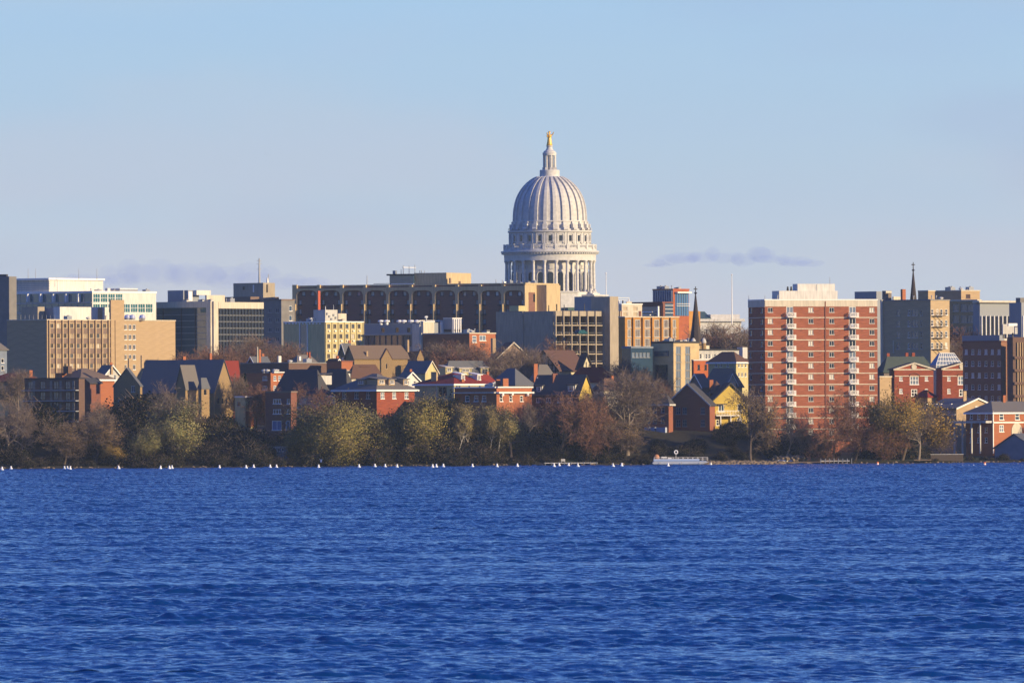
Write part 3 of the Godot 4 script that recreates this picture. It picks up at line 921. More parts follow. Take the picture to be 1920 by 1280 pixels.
func city() -> void:
	var b: Bd
	# far left: dark slab, then the white-capped glass block
	b = bld("dark_office_slab", "dark navy office slab cut by the frame beside the teal glass block", "building", -60, 16, 30, 518, 2960, 50, "grey_wall", "grey_wall")
	b.blk("penthouse", -40, 11, 14, 514, 519, 5, "dark_roof")
	b.flat("dark_roof")
	b = bld("teal_glass_office", "teal glass office block with a white penthouse and white roof edge", "building", 17, 172, 292, 549, 3000, 50, "white", "glass_teal")
	for i in 8: b.win(0, 180.5 + 14.1 * i, 558.5, 12.6, 16.5, "white_trim", "glass_teal", 3, 2, 0.12)
	for i in 8: b.win(0, 180.5 + 14.1 * i, 577.5, 12.6, 16.5, "white_trim", "glass_teal", 3, 2, 0.12)
	for i in 12: b.pad(1, "mullion", 24.0 + 12.0 * i, 551, 24.6 + 12.0 * i, 640, 0, 0.12, "grey_metal")
	for x in [55.0, 79.0, 103.0, 127.0, 150.0]: b.pad(1, "fin", x - 1.1, 551, x + 1.1, 566, 0.1, 1.3, "white_trim")
	for y in [567.0, 585.0, 603.0, 621.0]: b.pad(1, "spandrel", 18, y, 171, y + 2.5, 0.0, 0.2, "grey_metal")
	b.flat("white", "white_trim", 0.6)
	b.blk("penthouse", 19, 91, 188, 523, 549, 4, "white")
	b.blk("penthouse_roof", 16, 90.5, 191, 521, 524.5, 3, "white_trim")
	for i in 5: b.blk("louvre", 24, 91.5, 91.9, 528.0 + 3.4 * i, 529.2 + 3.4 * i, 3.8, "grey_metal")
	b.blk("roof_unit", 196, 201, 206, 540, 549, 12, "white"); b.blk("roof_screen", 205, 224, 256, 541.5, 547.5, 14, "grey_metal"); b.blk("roof_screen_cap", 205, 224, 256, 540.3, 542, 14, "white_trim")
	for x in [52.0, 66.0, 147.0, 181.0]: b.pole("antenna", x, 503, 524, 10, 0.1, "grey_metal")
	b = bld("tan_brick_dormitory", "long tan brick dormitory with pilastered window bays and blank end wall", "building", 12, 87, 328, 600, 2800, 50, "tan_brick", "tan_brick")
	var bays := span(96.5, 12.38, 10)
	for y in span(610.5, 18.75, 7): 
		for x in bays: b.win(0, x, y, 5.6, 8.6, "tan_concrete", "", 2, 1, 0.12)
	for y in span(613.0, 18.75, 5): b.grid(0, [234.5, 243.0, 251.0], [y], 5.0, 10, "white_trim", "glass_dark", 2, 1, 0.12)
	for i in 10: b.pad(0, "spandrel", 92.2 + 12.38 * i, 602, 100.8 + 12.38 * i, 604.5, 0.0, 0.06, "brown_spandrel")
	for y in span(619.6, 18.75, 6):
		for i in 10: b.pad(0, "spandrel", 91.6 + 12.38 * i, y - 3.9, 101.4 + 12.38 * i, y + 5.8, 0.0, 0.05, "brown_spandrel")
	for i in 11: b.pad(0, "pilaster", 89.3 + 12.38 * i, 600, 91.3 + 12.38 * i, 740, 0.0, 0.5, "tan_brick")
	b.flat("membrane", "cream", 0.25)
	b.blk("lift_tower", 205, 208, 232, 562, 740, -0.4, "tan_brick")
	b.blk("penthouse", 99, 111.5, 199, 575, 601, 9, "white"); b.blk("penthouse_wing", 38, 70, 82, 575, 601, 14, "tan_concrete"); b.blk("plant_screen", 70, 111, 113, 577, 601, 12, "metal_siding")
	b.blk("penthouse_door", 183.5, 184, 191.5, 577, 600, 8.7, "tan_brick")
	for i in 3:
		var du := MB.new()
		du.lathe([Vector2(0, -1.0), Vector2(0.7, -0.8), Vector2(1.0, 0), Vector2(0.7, 0.8), Vector2(0, 1.0)], 12)
		var q := obj("roof_ventilator", du.mesh(), M["silver"], b.node)
		q.position = b.node.transform.affine_inverse() * at([238.0, 247.0, 266.0][i], 596.0, 2830.0)
	for i in 9: b.pole("roof_rail", 38.0 + 8.0 * i, 590, 600, 5, 0.05, "grey_metal")
	b = bld("slate_grey_office", "slate grey glass office with cream corner pier and cream roof band", "building", 236, 397, 497, 566, 3020, 50, "glass_blue", "blue_siding")
	b.wm = ["glass_dark", "glass_blue"]
	b.pad(1, "roof_band", 237, 566, 389, 577.5, 0, 0.5, "cream")
	for i in 6: b.pad(1, "joint", 238, 590.0 + 11.5 * i, 390, 591.0 + 11.5 * i, 0, 0.15, "blue_siding")
	for x in [339.0, 270.0, 305.0, 365.0]: b.pad(1, "joint", x, 578, x + 1.3, 690, 0, 0.18, "dark_trim")
	b.pad(1, "corner_pier", 389, 565, 397, 700, 0, 0.7, "cream")
	b.pad(0, "corner_pier", 397, 565, 405.5, 700, 0, 0.7, "cream")
	b.pad(0, "roof_band", 406, 566.5, 497, 578.5, 0, 0.7, "cream")
	for y in [590.0, 602.0, 614.0, 626.0, 638.0]: b.pad(0, "spandrel", 408, y, 496, y + 2.4, 0, 0.2, "slate")
	for i in 15: b.pad(0, "mullion", 410.0 + 6.0 * i, 579, 410.6 + 6.0 * i, 690, 0, 0.25, "dark_trim")
	b.flat("membrane")
	b.blk("plant_room", 384, 387, 420, 553, 567, 6, "cream"); b.blk("plant_room", 344, 352, 372, 544, 567, 14, "metal_siding"); b.blk("cooling_unit", 352, 353, 360, 546, 564, 10, "white_trim"); b.blk("cooling_unit", 362, 368, 394, 544, 553, 16, "white"); b.blk("plant_wall", 313, 343, 345, 544, 567, 12, "metal_siding")
	b = bld("mast_tower_block", "grey block with tan lit end and tall lattice mast on top", "building", 437, 493, 515, 530, 3150, 50, "tan_concrete", "tan_concrete")
	b.pad(1, "stair_slot", 474, 534, 476, 548, 0, 0.1, "white_trim"); b.pad(1, "stair_slot", 455, 537, 458, 543, 0, 0.1, "dark_trim"); b.pad(0, "ladder", 499, 533, 500.5, 548, 0, 0.3, "iron")
	b.flat("membrane")
	b.blk("lower_roof", 418, 470, 522, 556, 720, -6, "brown_spandrel"); b.blk("stair_head", 441, 445, 450, 556, 564, 0.8, "tan_brick")
	b.pole("mast", 486, 484, 531, 8, 0.35, "grey_metal"); b.pole("antenna", 503, 514, 531, 6, 0.2, "grey_metal"); b.pole("antenna", 501, 521, 531, 5, 0.4, "white_trim")
	for y in [488.0, 494.0, 504.0]: b.blk("mast_arm", 482, 482.3, 490, y, y + 0.9, 8, "grey_metal")
	b = bld("grey_flats", "plain grey flats with small paired windows beside the arcaded hotel", "building", 494, 527, 552, 563, 2980, 50, "grey_wall", "grey_wall")
	b.grid(1, [505.5, 519.5], span(582, 18.0, 5), 6.5, 8, "grey_metal", "glass_blue", 2, 1, 0.1)
	b.grid(0, [544.5], span(578, 18.0, 5), 5.5, 10, "white_trim", "glass_blue", 1, 1, 0.1)
	b.flat("brown_spandrel", "brown_spandrel", 0.4)
	arcade_hotel()
	# row in front of the hotel
	b = bld("cream_clinic", "cream block with window columns and a grey blank side by the metal hall", "building", 531, 609, 681, 604, 2800, 50, "pale_yellow", "pale_yellow")
	b.grid(0, span(616.0, 11.4, 6), span(611.5, 18.6, 5), 5.6, 8.5, "tan_concrete", "", 2, 1, 0.12)
	for y in span(619.0, 18.6, 4):
		for x in span(616.0, 11.4, 6): b.pad(0, "cooling_unit", x - 1.3, y, x + 1.3, y + 2.8, 0, 0.4, "white_trim")
	for i in 7: b.pad(0, "pilaster", 609.6 + 11.7 * i, 604, 610.6 + 11.7 * i, 720, 0, 0.25, "pale_yellow")
	b.pad(1, "stair_glazing", 563, 609, 576, 662, -0.02, 0.12, "glass_blue"); b.pad(1, "stair_trim", 561.8, 607, 563, 664, 0, 0.3, "white_trim"); b.pad(1, "stair_trim", 576, 607, 577.2, 664, 0, 0.3, "white_trim")
	for i in 11: b.pad(1, "parapet_block", 535.0 + 6.4 * i, 605.2, 537.6 + 6.4 * i, 607.6, 0, 0.25, "white_trim")
	b.flat("membrane", "white_trim", 0.3)
	b.blk("lift_house", 587, 609.5, 632, 580.5, 605, 3, "pale_paint"); b.blk("plant_room", 632, 634, 649, 587.5, 605, 5, "cream")
	for i in 5: b.blk("dish", 612.5 + 4.0 * i, 613.0 + 4.0 * i, 615.0 + 4.0 * i, 586.0 + (i * 7 % 5) * 2.5, 590.0 + (i * 7 % 5) * 2.5, 2.5, "grey_metal")
	b.pole("antenna", 610, 574, 582, 5, 0.12, "white_trim"); b.pole("antenna", 625, 571, 582, 6, 0.1, "grey_metal")
	b = bld("metal_sided_hall", "blue grey metal sided hall with white roof vents", "building", 681, 788, 800, 606, 2810, 38, "pale_paint", "metal_siding")
	b.grid(1, [717.5, 744.0, 766.0], [618.5], 7, 9.5, "grey_metal", "glass_dark", 1, 1, 0.1)
	b.pad(1, "ledge", 682, 626, 772, 628, 0, 0.6, "pale_paint"); b.pad(1, "lower_glazing", 684, 629, 771, 650, 0, 0.1, "glass_blue"); b.pad(1, "corner_panel", 774, 607, 787.5, 665, 0, 0.25, "pale_paint")
	for i in 8: b.pad(1, "mullion", 690.0 + 11.0 * i, 629, 691.0 + 11.0 * i, 650, 0.05, 0.3, "brown_spandrel")
	b.flat("membrane", "grey_metal", 0.2)
	for x in [714.0, 725.0, 749.0, 757.0, 771.0, 782.0]:
		var du := MB.new()
		du.lathe([Vector2(0.45, -0.8), Vector2(0.45, 0), Vector2(1.0, 0.05), Vector2(0.8, 0.45), Vector2(0, 0.65)], 10)
		var q := obj("roof_vent", du.mesh(), M["white_trim"], b.node)
		q.position = b.node.transform.affine_inverse() * at(x, 603.5, 2818.0 + (788.0 - x) * 0.02)
	b = bld("cream_stair_block", "small cream stair block with a bent flue beside silver cooling plant", "building", 789, 793.5, 814, 604, 2800, 45, "cream", "cream")
	b.flat("membrane", "white_trim", 0.2)
	b.pole("flue", 799, 592, 605, 2, 0.3, "grey_metal"); b.blk("flue_cap", 796.5, 797, 802, 592.5, 595.5, 1.5, "silver")
	b.blk("duct_house", 813, 814, 829, 605, 640, 3, "metal_siding"); b.blk("duct", 826, 827, 831.5, 603, 628, 2, "white_trim"); b.blk("pipe", 785, 786, 831, 600.2, 601.6, 3, "white_trim")
	b = bld("cooling_plant", "silver louvred cooling plant on a roof frame", "plant", 831, 848, 865, 597, 2805, 45, "silver", "metal_siding")
	b.pad(0, "vent", 849, 617, 855, 622, 0, 0.1, "dark_trim"); b.pad(0, "vent", 857, 617, 863, 622, 0, 0.1, "dark_trim"); b.pad(1, "vent", 833, 617, 846, 622, 0, 0.1, "dark_trim")
	for i in 4: b.pad(0, "post", 849.0 + 4.2 * i, 598, 849.8 + 4.2 * i, 625, 0, 0.4, "white_trim")
	b.flat("membrane", "white_trim", 0.2)
	b = bld("orange_brick_shop", "low orange brick block with white corner strip and wide windows", "building", 790, 880, 929, 625.5, 2740, 48, "orange_brick", "orange_brick")
	b.grid(0, [889.5], [635.5], 8, 13, "white_trim", "glass_pale", 1, 2, 0.14); b.grid(0, [905], [633.5], 12, 10, "white_trim", "glass_pale", 2, 1, 0.14); b.grid(0, [901.5, 904.7, 908.0], [644.3], 2.2, 2, "dark_trim", "glass_dark")
	b.pad(1, "corner_strip", 789.5, 624.5, 792.5, 680, -0.3, 0.6, "cream")
	b.flat("membrane", "cream", 0.3)
	b.blk("parapet", 764, 788, 870, 658, 720, -6, "orange_brick")
	parking_block()
	b = bld("brown_stair_tower", "dark blank plant block behind the parking structure", "building", 1077, 1116, 1130, 555.5, 2890, 45, "metal_siding", "metal_siding")
	b.flat("dark_roof")
	b = bld("cream_penthouse_block", "cream block with tan blinds and roof pipework behind ochre offices", "building", 1160, 1166, 1204, 571, 2880, 35, "cream", "cream")
	b.grid(0, [1172.5, 1191.5], [578.5, 589.0, 599.0], 8.5, 7.5, "cream", "tan_blind", 1, 1, 0.1)
	b.pad(0, "brick_pier", 1198, 583, 1202, 595, 0, 0.2, "dark_brick"); b.pad(0, "brick_pier", 1161.5, 583, 1165.5, 595, -0.3, 0.2, "dark_brick")
	b.flat("membrane", "white_trim", 0.3)
	b.blk("roof_unit", 1174, 1175, 1185, 565, 572, 4, "cream"); b.blk("pipe_rail", 1146, 1147, 1181, 557.6, 558.6, 6, "grey_metal"); b.blk("pipe_rail", 1146, 1147, 1181, 562, 562.8, 6, "grey_metal")
	for x in [1148.0, 1152.5, 1157.0, 1161.0, 1168.0, 1179.0]: b.pole("pipe", x, 557 + fmod(x, 7.0), 582, 5, 0.3, "white_trim" if int(x) % 2 else "iron")
	b = bld("ochre_office", "ochre office with tall grouped windows in three rows", "building", 1160, 1172, 1273, 595, 2780, 33, "orange_ochre", "orange_ochre")
	for y in span(606.5, 17.6, 5):
		for x in [1180.0, 1196.0, 1214.0, 1231.7, 1249.4, 1264.8]: b.win(0, x, y, 10 if x != 1180.0 and x < 1260.0 else 6.5, 15.2, "pale_paint", "dark_red_glass", 4 if x < 1260.0 and x != 1180.0 else 3, 1, 0.2)
	for x in [1187.0, 1205.0, 1222.7, 1240.5, 1257.5]: b.pad(0, "pier", x - 1.3, 595, x + 1.3, 690, 0, 0.5, "orange_ochre")
	b.flat("membrane", "cream", 0.3)
	b = bld("brick_glass_office", "brick and glass office with white balcony rails below the blue tower", "building", 1183, 1242, 1262, 568, 2950, 45, "glass_blue", "dark_brick")
	b.pad(1, "glazing", 1204, 575, 1237, 600, 0, 0.15, "glass_blue"); b.pad(1, "balcony", 1196, 584, 1230, 586, 0.1, 1.6, "white_trim"); b.pad(1, "balcony", 1190, 590, 1228, 591.5, 0.1, 2.2, "white_trim"); b.pad(1, "column", 1236, 574, 1238, 600, 0.1, 0.9, "white_trim"); b.pad(0, "brick_pier", 1242, 568, 1246, 640, 0, 0.3, "dark_brick")
	for y in [572.0, 579.0, 586.0, 593.0]: b.pad(0, "mullion", 1246, y, 1262, y + 0.8, 0, 0.2, "white_trim")
	b.flat("membrane", "dark_brick", 0.4)
	b = bld("blue_glass_tower", "small blue glass tower in an orange frame left of the dark spire", "building", 1224, 1262, 1292, 543.5, 3020, 48, "rust_panel", "glass_azure")
	for i in 9: b.pad(1, "mullion", 1226.5 + 4.2 * i, 545, 1227.2 + 4.2 * i, 650, 0, 0.3, "blue_siding")
	b.pad(0, "glazing", 1266, 549.5, 1291, 592, 0, 0.12, "glass_azure")
	for i in 5: b.pad(0, "mullion", 1268.0 + 4.4 * i, 551, 1268.5 + 4.4 * i, 592, 0.1, 0.3, "blue_siding")
	for y in [569.0, 573.0]: b.pad(0, "rail", 1267, y, 1292, y + 0.7, 0.1, 0.5, "white_trim")
	b.pad(0, "sunshade", 1265.5, 547, 1292, 549.5, 0.1, 1.2, "white_trim")
	b.flat("membrane", "rust_panel", 0.4)
	b.blk("side_block", 1290, 1291, 1314, 583, 640, 8, "orange_ochre")
	# spires
	spire("dark slate church spire with iron cross behind the cream civic block", 1305.0, 537.0, 552.0, 641.0, 12.3, 2700.0)
	spire("dark slate spire with iron cross behind the grey apartment house", 1713.5, 491.5, 509.0, 600.0, 11.5, 2850.0)
	b = bld("cream_civic_block", "cream civic block with two tall window strips and dark glass side", "building", 1222, 1263, 1311, 643, 2680, 50, "tan_cream", "tan_cream")
	for x in [1272.3, 1289.8]:
		for y in span(656.5, 15.0, 6): b.win(0, x, y, 9.6, 14.4, "grey_concrete", "glass_pale", 2, 1, 0.2)
	b.pad(1, "glass_bay", 1228, 658, 1254, 668, 0, 0.3, "glass_blue"); b.pad(1, "glass_bay", 1230, 684, 1252, 720, 0, 0.3, "glass_dark")
	b.flat("membrane", "dark_trim", 0.5)
	b.blk("penthouse", 1300, 1306, 1331, 646, 655, 10, "cream"); b.blk("penthouse_roof", 1298, 1305, 1333, 645, 647, 9.5, "dark_trim")
	b = bld("glass_annex", "dark glass annex with lit upper panes beside the cream civic block", "building", 1166, 1183, 1224, 652.5, 2672, 60, "glass_blue", "glass_dark")
	b.grid(0, span(1188.0, 7.0, 5), [665.5], 5.5, 9, "grey_metal", "glass_pale", 1, 1, 0.1)
	b.flat("dark_roof", "blue_siding", 0.5)
	b = bld("long_cream_annex", "long cream annex with a row of square windows behind the orange cube", "building", 1309, 1311, 1386, 657, 2690, 25, "pale_paint", "pale_paint")
	b.grid(0, span(1314.0, 5.4, 9), [667.5], 4.0, 9, "white_trim", "", 1, 2, 0.1)
	b.flat("membrane", "dark_trim", 0.4)
	b.blk("chimney_block", 1383, 1393, 1402, 651, 672, 3, "white")
	# right of the brick tower
	b = bld("grey_apartment_house", "grey brick apartment house with lit yellow fire-escape front", "building", 1654, 1745.5, 1781, 563, 2720, 50, "buff_brick", "buff_brick")
	for y in [586.0, 606.5, 627.5, 648.5]:
		b.win(1, 1685.0, y, 6, 12, "grey_metal", "glass_blue", 1, 2, 0.1); b.win(1, 1705.0, y, 4, 11, "white_trim", "glass_dark", 1, 2, 0.1); b.win(1, 1716.0, y, 11, 12, "grey_metal", "glass_blue", 2, 1, 0.1); b.win(1, 1728.5, y, 4, 11, "grey_metal", "glass_dark", 1, 2, 0.1)
		for x in [1748.8, 1758.3, 1766.0, 1775.2]: b.win(0, x, y - 1.0, 4.6, 11, "white_trim", "", 1, 2, 0.12)
		var esc := MB.new()
		esc.box(Vector3(b.fu(0, 1748, y), b.fv(0, 1758, y + 6.5), 0.05), Vector3(b.fu(0, 1768, y), b.fv(0, 1758, y + 6.0), 1.2))
		for i in 9: esc.box(Vector3(lerpf(b.fu(0, 1748, y), b.fu(0, 1768, y), i / 8.0) - 0.04, b.fv(0, 1758, y + 6.0), 1.1), Vector3(lerpf(b.fu(0, 1748, y), b.fu(0, 1768, y), i / 8.0) + 0.04, b.fv(0, 1758, y - 1.0), 1.2))
		esc.tube(Vector3(b.fu(0, 1751, y), b.fv(0, 1758, y + 6.5), 0.9), Vector3(b.fu(0, 1764, y), b.fv(0, 1758, y + 20.0), 0.9), 0.09, 0.09, 5)
		obj("fire_escape", esc.mesh(), M["iron"], b.node)
	b.pad(1, "downpipe", 1653.5, 562, 1656.5, 700, -0.2, 0.6, "cream"); b.pad(1, "downpipe", 1676, 638, 1677.5, 662, 0, 0.3, "cream")
	b.flat("membrane", "grey_concrete", 0.3)
	b.blk("parapet_step", 1655, 1661, 1673, 545, 566, 1, "grey_brown"); b.blk("parapet_cap", 1661, 1662, 1673, 545.5, 549, 0.7, "cream"); b.blk("chimney", 1689.5, 1693, 1699.5, 542, 566, 2, "orange_brick"); b.blk("roof_ledge", 1674, 1676, 1690, 556, 565, 3, "cream")
	b = bld("navy_plant_block", "navy plant block with white lamps behind the brick tower", "building", 1603, 1644, 1654, 546, 2760, 50, "metal_siding", "metal_siding")
	b.blk("roof_lamp", 1612, 1612.5, 1614.5, 549.5, 552, 0.8, "white_trim"); b.blk("roof_lamp", 1644.5, 1645, 1647, 547.5, 550, 0.8, "white_trim")
	b.flat("dark_roof")
	b = bld("tan_twin_penthouses", "tan stepped penthouse roof behind the second spire", "building", 1722, 1741, 1753.5, 546, 2860, 45, "tan_brick", "tan_brick")
	b.flat("membrane", "cream", 0.3)
	b = bld("tan_plant_block", "tan plant block with one square window above the glass offices", "building", 1753, 1803, 1838, 545.5, 2870, 45, "tan_brick", "tan_brick")
	b.win(0, 1816, 555.5, 9, 8, "brown_spandrel", "brown_glass", 1, 1, 0.1)
	b.flat("membrane", "cream", 0.3)
	b = bld("dark_glass_office", "dark glass office behind the lit yellow apartment front", "building", 1776, 1833, 1840, 564, 2800, 60, "cream", "glass_dark")
	b.grid(1, [1793.0, 1808.0, 1820.0], span(577.0, 21.0, 4), 10, 13, "grey_metal", "glass_blue", 2, 1, 0.1)
	b.flat("dark_roof", "cream", 0.4)
	b = bld("finned_grey_hall", "grey panelled hall with white vertical fins over dark glazing", "building", 1825, 1838, 1903, 568, 2790, 40, "metal_siding", "metal_siding")
	b.pad(0, "glazing", 1839, 592.5, 1902, 660, 0, 0.06, "glass_dark")
	for i in 9: b.pad(0, "fin", 1839.5 + 7.8 * i, 592, 1840.7 + 7.8 * i, 660, 0, 0.5, "white_trim")
	b.flat("membrane", "cream", 0.5)
	b.blk("roof_edge", 1826, 1837, 1912, 563.5, 567, -2, "cream")
	b = bld("far_right_grey_block", "dark grey block cut off by the frame above the finned hall", "building", 1893, 1916, 1960, 567, 2770, 45, "metal_siding", "metal_siding")
	b.blk("plant_room", 1906, 1914, 1960, 558, 568, 3, "grey_wall"); b.pad(0, "fin", 1917.5, 592, 1918.7, 640, 0, 0.4, "white_trim")
	b.flat("dark_roof")
	b = bld("dark_brick_flats", "dark brown brick flats with rows of pale windows and grey metal top", "building", 1806, 1878, 1894, 640.5, 2600, 55, "flats_brick", "flats_brick")
	b.grid(1, [1812.5, 1824.8, 1837.0, 1849.5, 1861.5, 1874.0], [659.5, 681.5, 703.5, 725.5, 747.0], 5, 9.5, "white_trim", "", 1, 2, 0.1)
	b.flat("dark_roof", "dark_brick", 0.3)
	b.blk("metal_attic", 1807, 1875, 1885, 628, 641, 3, "metal_siding"); b.blk("roof_cabinet", 1880, 1883, 1890, 634.5, 641, 5, "cream")
	b = bld("bronze_pier_block", "dark block with tan window piers at the frame edge", "building", 1889, 1900, 1960, 632, 2590, 30, "brown_brick", "brown_brick")
	for i in 5: b.pad(0, "pier", 1907.0 + 4.6 * i, 642, 1908.8 + 4.6 * i, 770, 0, 0.4, "tan_brick")
	for y in [668.0, 692.0, 716.0, 740.0]: b.pad(0, "spandrel", 1901, y, 1960, y + 5, 0, 0.6, "brown_brick")
	b.flat("dark_roof")
	b.blk("cooling_unit", 1880, 1881.5, 1903, 607.5, 626, 2, "pale_paint"); b.blk("cooling_duct", 1890, 1892, 1909, 606, 611, 0, "white_trim"); b.blk("cooling_duct", 1903, 1904, 1909, 613, 626, 1, "pale_paint"); b.blk("duct_stand", 1881.5, 1882, 1883, 626, 634, 2, "iron"); b.blk("duct_stand", 1899, 1899.5, 1900.5, 624, 634, 2, "iron")
	brick_tower()

func arcade_hotel() -> void:
	# long hotel front of ten arched bays, all in shade, with a yellow lit end
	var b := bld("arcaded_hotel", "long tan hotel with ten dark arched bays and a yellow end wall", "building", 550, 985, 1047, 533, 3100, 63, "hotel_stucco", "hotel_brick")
	var edges := span(555.6, 43.25, 10)
	edges.append(986.5)
	for i in 10:
		var x0: float = edges[i] + 2.5
		var x1: float = edges[i + 1] - 2.5
		var u0 := b.fu(1, x0, 560)
		var u1 := b.fu(1, x1, 560)
		var top := b.h - 0.4
		var ys := b.fv(1, x0, 553.0)   # spring of the arch
		var crown := b.fv(1, x0, 544.5)
		var mb := MB.new()
		# spandrel: from the arch line up to the roof edge, 0.9 m proud of the recessed brick
		var n := 14
		for k in n:
			var t0 := float(k) / n
			var t1 := float(k + 1) / n
			var e := func(t: float) -> float: return ys + (crown - ys) * pow(1.0 - pow(absf(2.0 * t - 1.0), 3.2), 0.42)
			var a0 := lerpf(u0, u1, t0)
			var a1 := lerpf(u0, u1, t1)
			mb.quad(Vector3(a0, e.call(t0), 0.9), Vector3(a0, top, 0.9), Vector3(a1, top, 0.9), Vector3(a1, e.call(t1), 0.9))
			mb.quad(Vector3(a0, e.call(t0), 0), Vector3(a0, e.call(t0), 0.9), Vector3(a1, e.call(t1), 0.9), Vector3(a1, e.call(t1), 0))
		var o := obj("arch", mb.mesh(), M["hotel_stucco"], b.node)
		o.transform = b.xf(1, 0, 0)
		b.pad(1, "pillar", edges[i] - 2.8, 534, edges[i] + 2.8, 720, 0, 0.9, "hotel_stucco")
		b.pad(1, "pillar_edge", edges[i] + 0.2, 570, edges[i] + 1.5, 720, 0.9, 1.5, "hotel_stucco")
		var xm := (x0 + x1) / 2
		b.win(1, xm - 8.5, 550.5, 6.5, 8, "dark_trim", "glass_pale" if i < 8 else "glass_sky", 1, 1, 0.1); b.win(1, xm + 8.5, 550.5, 6.5, 8, "dark_trim", "glass_pale" if i < 8 else "glass_sky", 1, 1, 0.1)
		for y in [566.5, 584.0, 602.5, 621.0, 639.0]:
			b.win(1, x0 + 4.2, y, 5.5, 9, "dark_trim", "glass_pale", 1, 1, 0.1); b.win(1, x1 - 4.2, y, 5.5, 9, "dark_trim", "glass_pale", 1, 1, 0.1)
			b.pad(1, "balcony", x0 + 0.5, y + 5.0, x0 + 8.0, y + 6.4, 0, 0.8, "dark_trim"); b.pad(1, "balcony", x1 - 8.0, y + 5.0, x1 - 0.5, y + 6.4, 0, 0.8, "dark_trim")
	b.pad(1, "pillar", 984, 534, 986.5, 720, 0, 0.9, "hotel_stucco")
	b.pad(1, "pillar", 550, 534, 553.1, 720, 0, 0.9, "hotel_stucco")
	# the lit end: brick niches either side of a projecting shaft
	b.pad(0, "niche_brick", 991, 548, 1003, 600, 0, 0.05, "hotel_brick"); b.pad(0, "niche_brick", 1035, 552, 1041.5, 600, 0, 0.05, "hotel_brick"); b.pad(0, "niche_window", 999.5, 551, 1003, 566, 0.05, 0.1, "glass_dark")
	b.pad(0, "shaft", 1006, 534.5, 1032, 620, 0, 3.5, "hotel_stucco")
	b.pad(0, "drain", 1024, 570, 1025.3, 585, 3.5, 3.7, "iron")
	b.flat("membrane", "hotel_stucco", 0.5)
	b.blk("roof_lounge", 730, 775, 777, 515, 536, 6, "glass_blue"); b.blk("lounge_roof", 724, 777, 779, 513, 516, 5.5, "dark_trim"); b.blk("lounge_rail", 732, 775.5, 776, 531, 532.5, 3, "white_trim")
	b.blk("penthouse", 776, 837, 883, 511, 536, 7, "hotel_stucco"); b.blk("chimney", 736, 741, 744, 507, 515, 9, "blue_siding"); b.blk("door", 843, 843.3, 846, 521, 531, 6.7, "brown_spandrel"); b.blk("door", 861, 861.3, 864, 527, 536, 6.7, "brown_spandrel")
	for q in [[688.0, 516.0], [752.0, 505.0], [756.0, 497.0], [778.0, 496.0], [767.0, 498.0], [787.0, 507.0], [790.0, 506.0], [796.0, 507.0], [930.0, 523.0], [942.0, 524.0]]: b.pole("antenna", q[0], q[1], 535, 8, 0.16, "grey_metal")
	b.blk("antenna_arm", 755, 755.5, 779, 500.5, 501.5, 8, "white_trim"); b.blk("roof_box", 943, 945, 952, 527.5, 533, 3, "white_trim"); b.blk("roof_rail", 700, 729, 729.5, 531, 532, 3, "iron")
	b.blk("red_flue", 595.5, 597, 601, 545, 720, -16, "red_steel")

func parking_block() -> void:
	var b := bld("parking_structure", "open concrete parking structure with a grid of bays and stair tower", "building", 930, 1037.5, 1161, 583, 2840, 50, "tan_concrete", "tan_concrete")
	for y in [588.5, 610.0, 627.8, 645.6, 663.5]: b.pad(1, "joint", 931, y, 1037, y + 0.8, 0, 0.08, "concrete")
	b.pad(1, "downpipe", 979.5, 584, 981.5, 700, 0, 0.4, "concrete")
	# open decks 13 m deep behind the edge beams and columns
	var cols := [1039.0, 1053.7, 1068.7, 1083.8, 1099.0, 1114.0, 1128.3, 1145.5, 1160.0]
	b.pad(0, "parapet", 1037.6, 583, 1128, 592.5, 0, 0.3, "tan_concrete"); b.pad(0, "parapet", 1143.5, 583, 1160.8, 593, 0, 0.3, "tan_concrete")
	b.pad(0, "top_deck", 1037.6, 590.5, 1160.5, 592.5, -13.0, 0.0, "tan_concrete")
	for i in cols.size():
		b.pad(0, "column", cols[i] - 0.8, 583, cols[i] + 0.8, 720, 0.0, 0.75, "tan_concrete")
		b.pad(0, "inner_column", cols[i] - 0.5, 592, cols[i] + 0.5, 720, -7.0, -6.2, "tan_concrete")
	for y in [610.0, 627.8, 645.6, 663.5, 681.0]:
		b.pad(0, "deck", 1037.6, y - 0.9, 1160.5, y + 1.0, -13.0, 0.6, "tan_concrete")
		b.pad(0, "guard_rail", 1037.6, y - 4.6, 1160.5, y - 4.1, 0.2, 0.3, "grey_metal")
	b.pad(0, "inner_wall", 1037.7, 592, 1160.4, 740, -13.4, -13.0, "tan_concrete")
	b.pad(0, "stair_tower", 1128.5, 556, 1144.5, 720, -4.0, 3.0, "tan_concrete")
	b.face(1)
	var back := MB.new()
	back.quad(Vector3(b.wr, 0, 0), Vector3(b.wr, b.h, 0), Vector3(b.wr, b.h, -b.wl), Vector3(b.wr, 0, -b.wl)); back.quad(Vector3(b.wr, 0, -b.wl), Vector3(b.wr, b.h, -b.wl), Vector3(0, b.h, -b.wl), Vector3(0, 0, -b.wl))
	obj("back_wall", back.mesh(), M["tan_concrete"], b.node)
	b.blk("roof_hut", 955, 972.5, 988, 573, 583, 20, "pale_yellow")
	for x in [1029.0, 1058.0, 1096.0, 945.0]: b.pole("lamp_post", x, 568 + fmod(x, 5.0), 584, 6, 0.18, "iron")

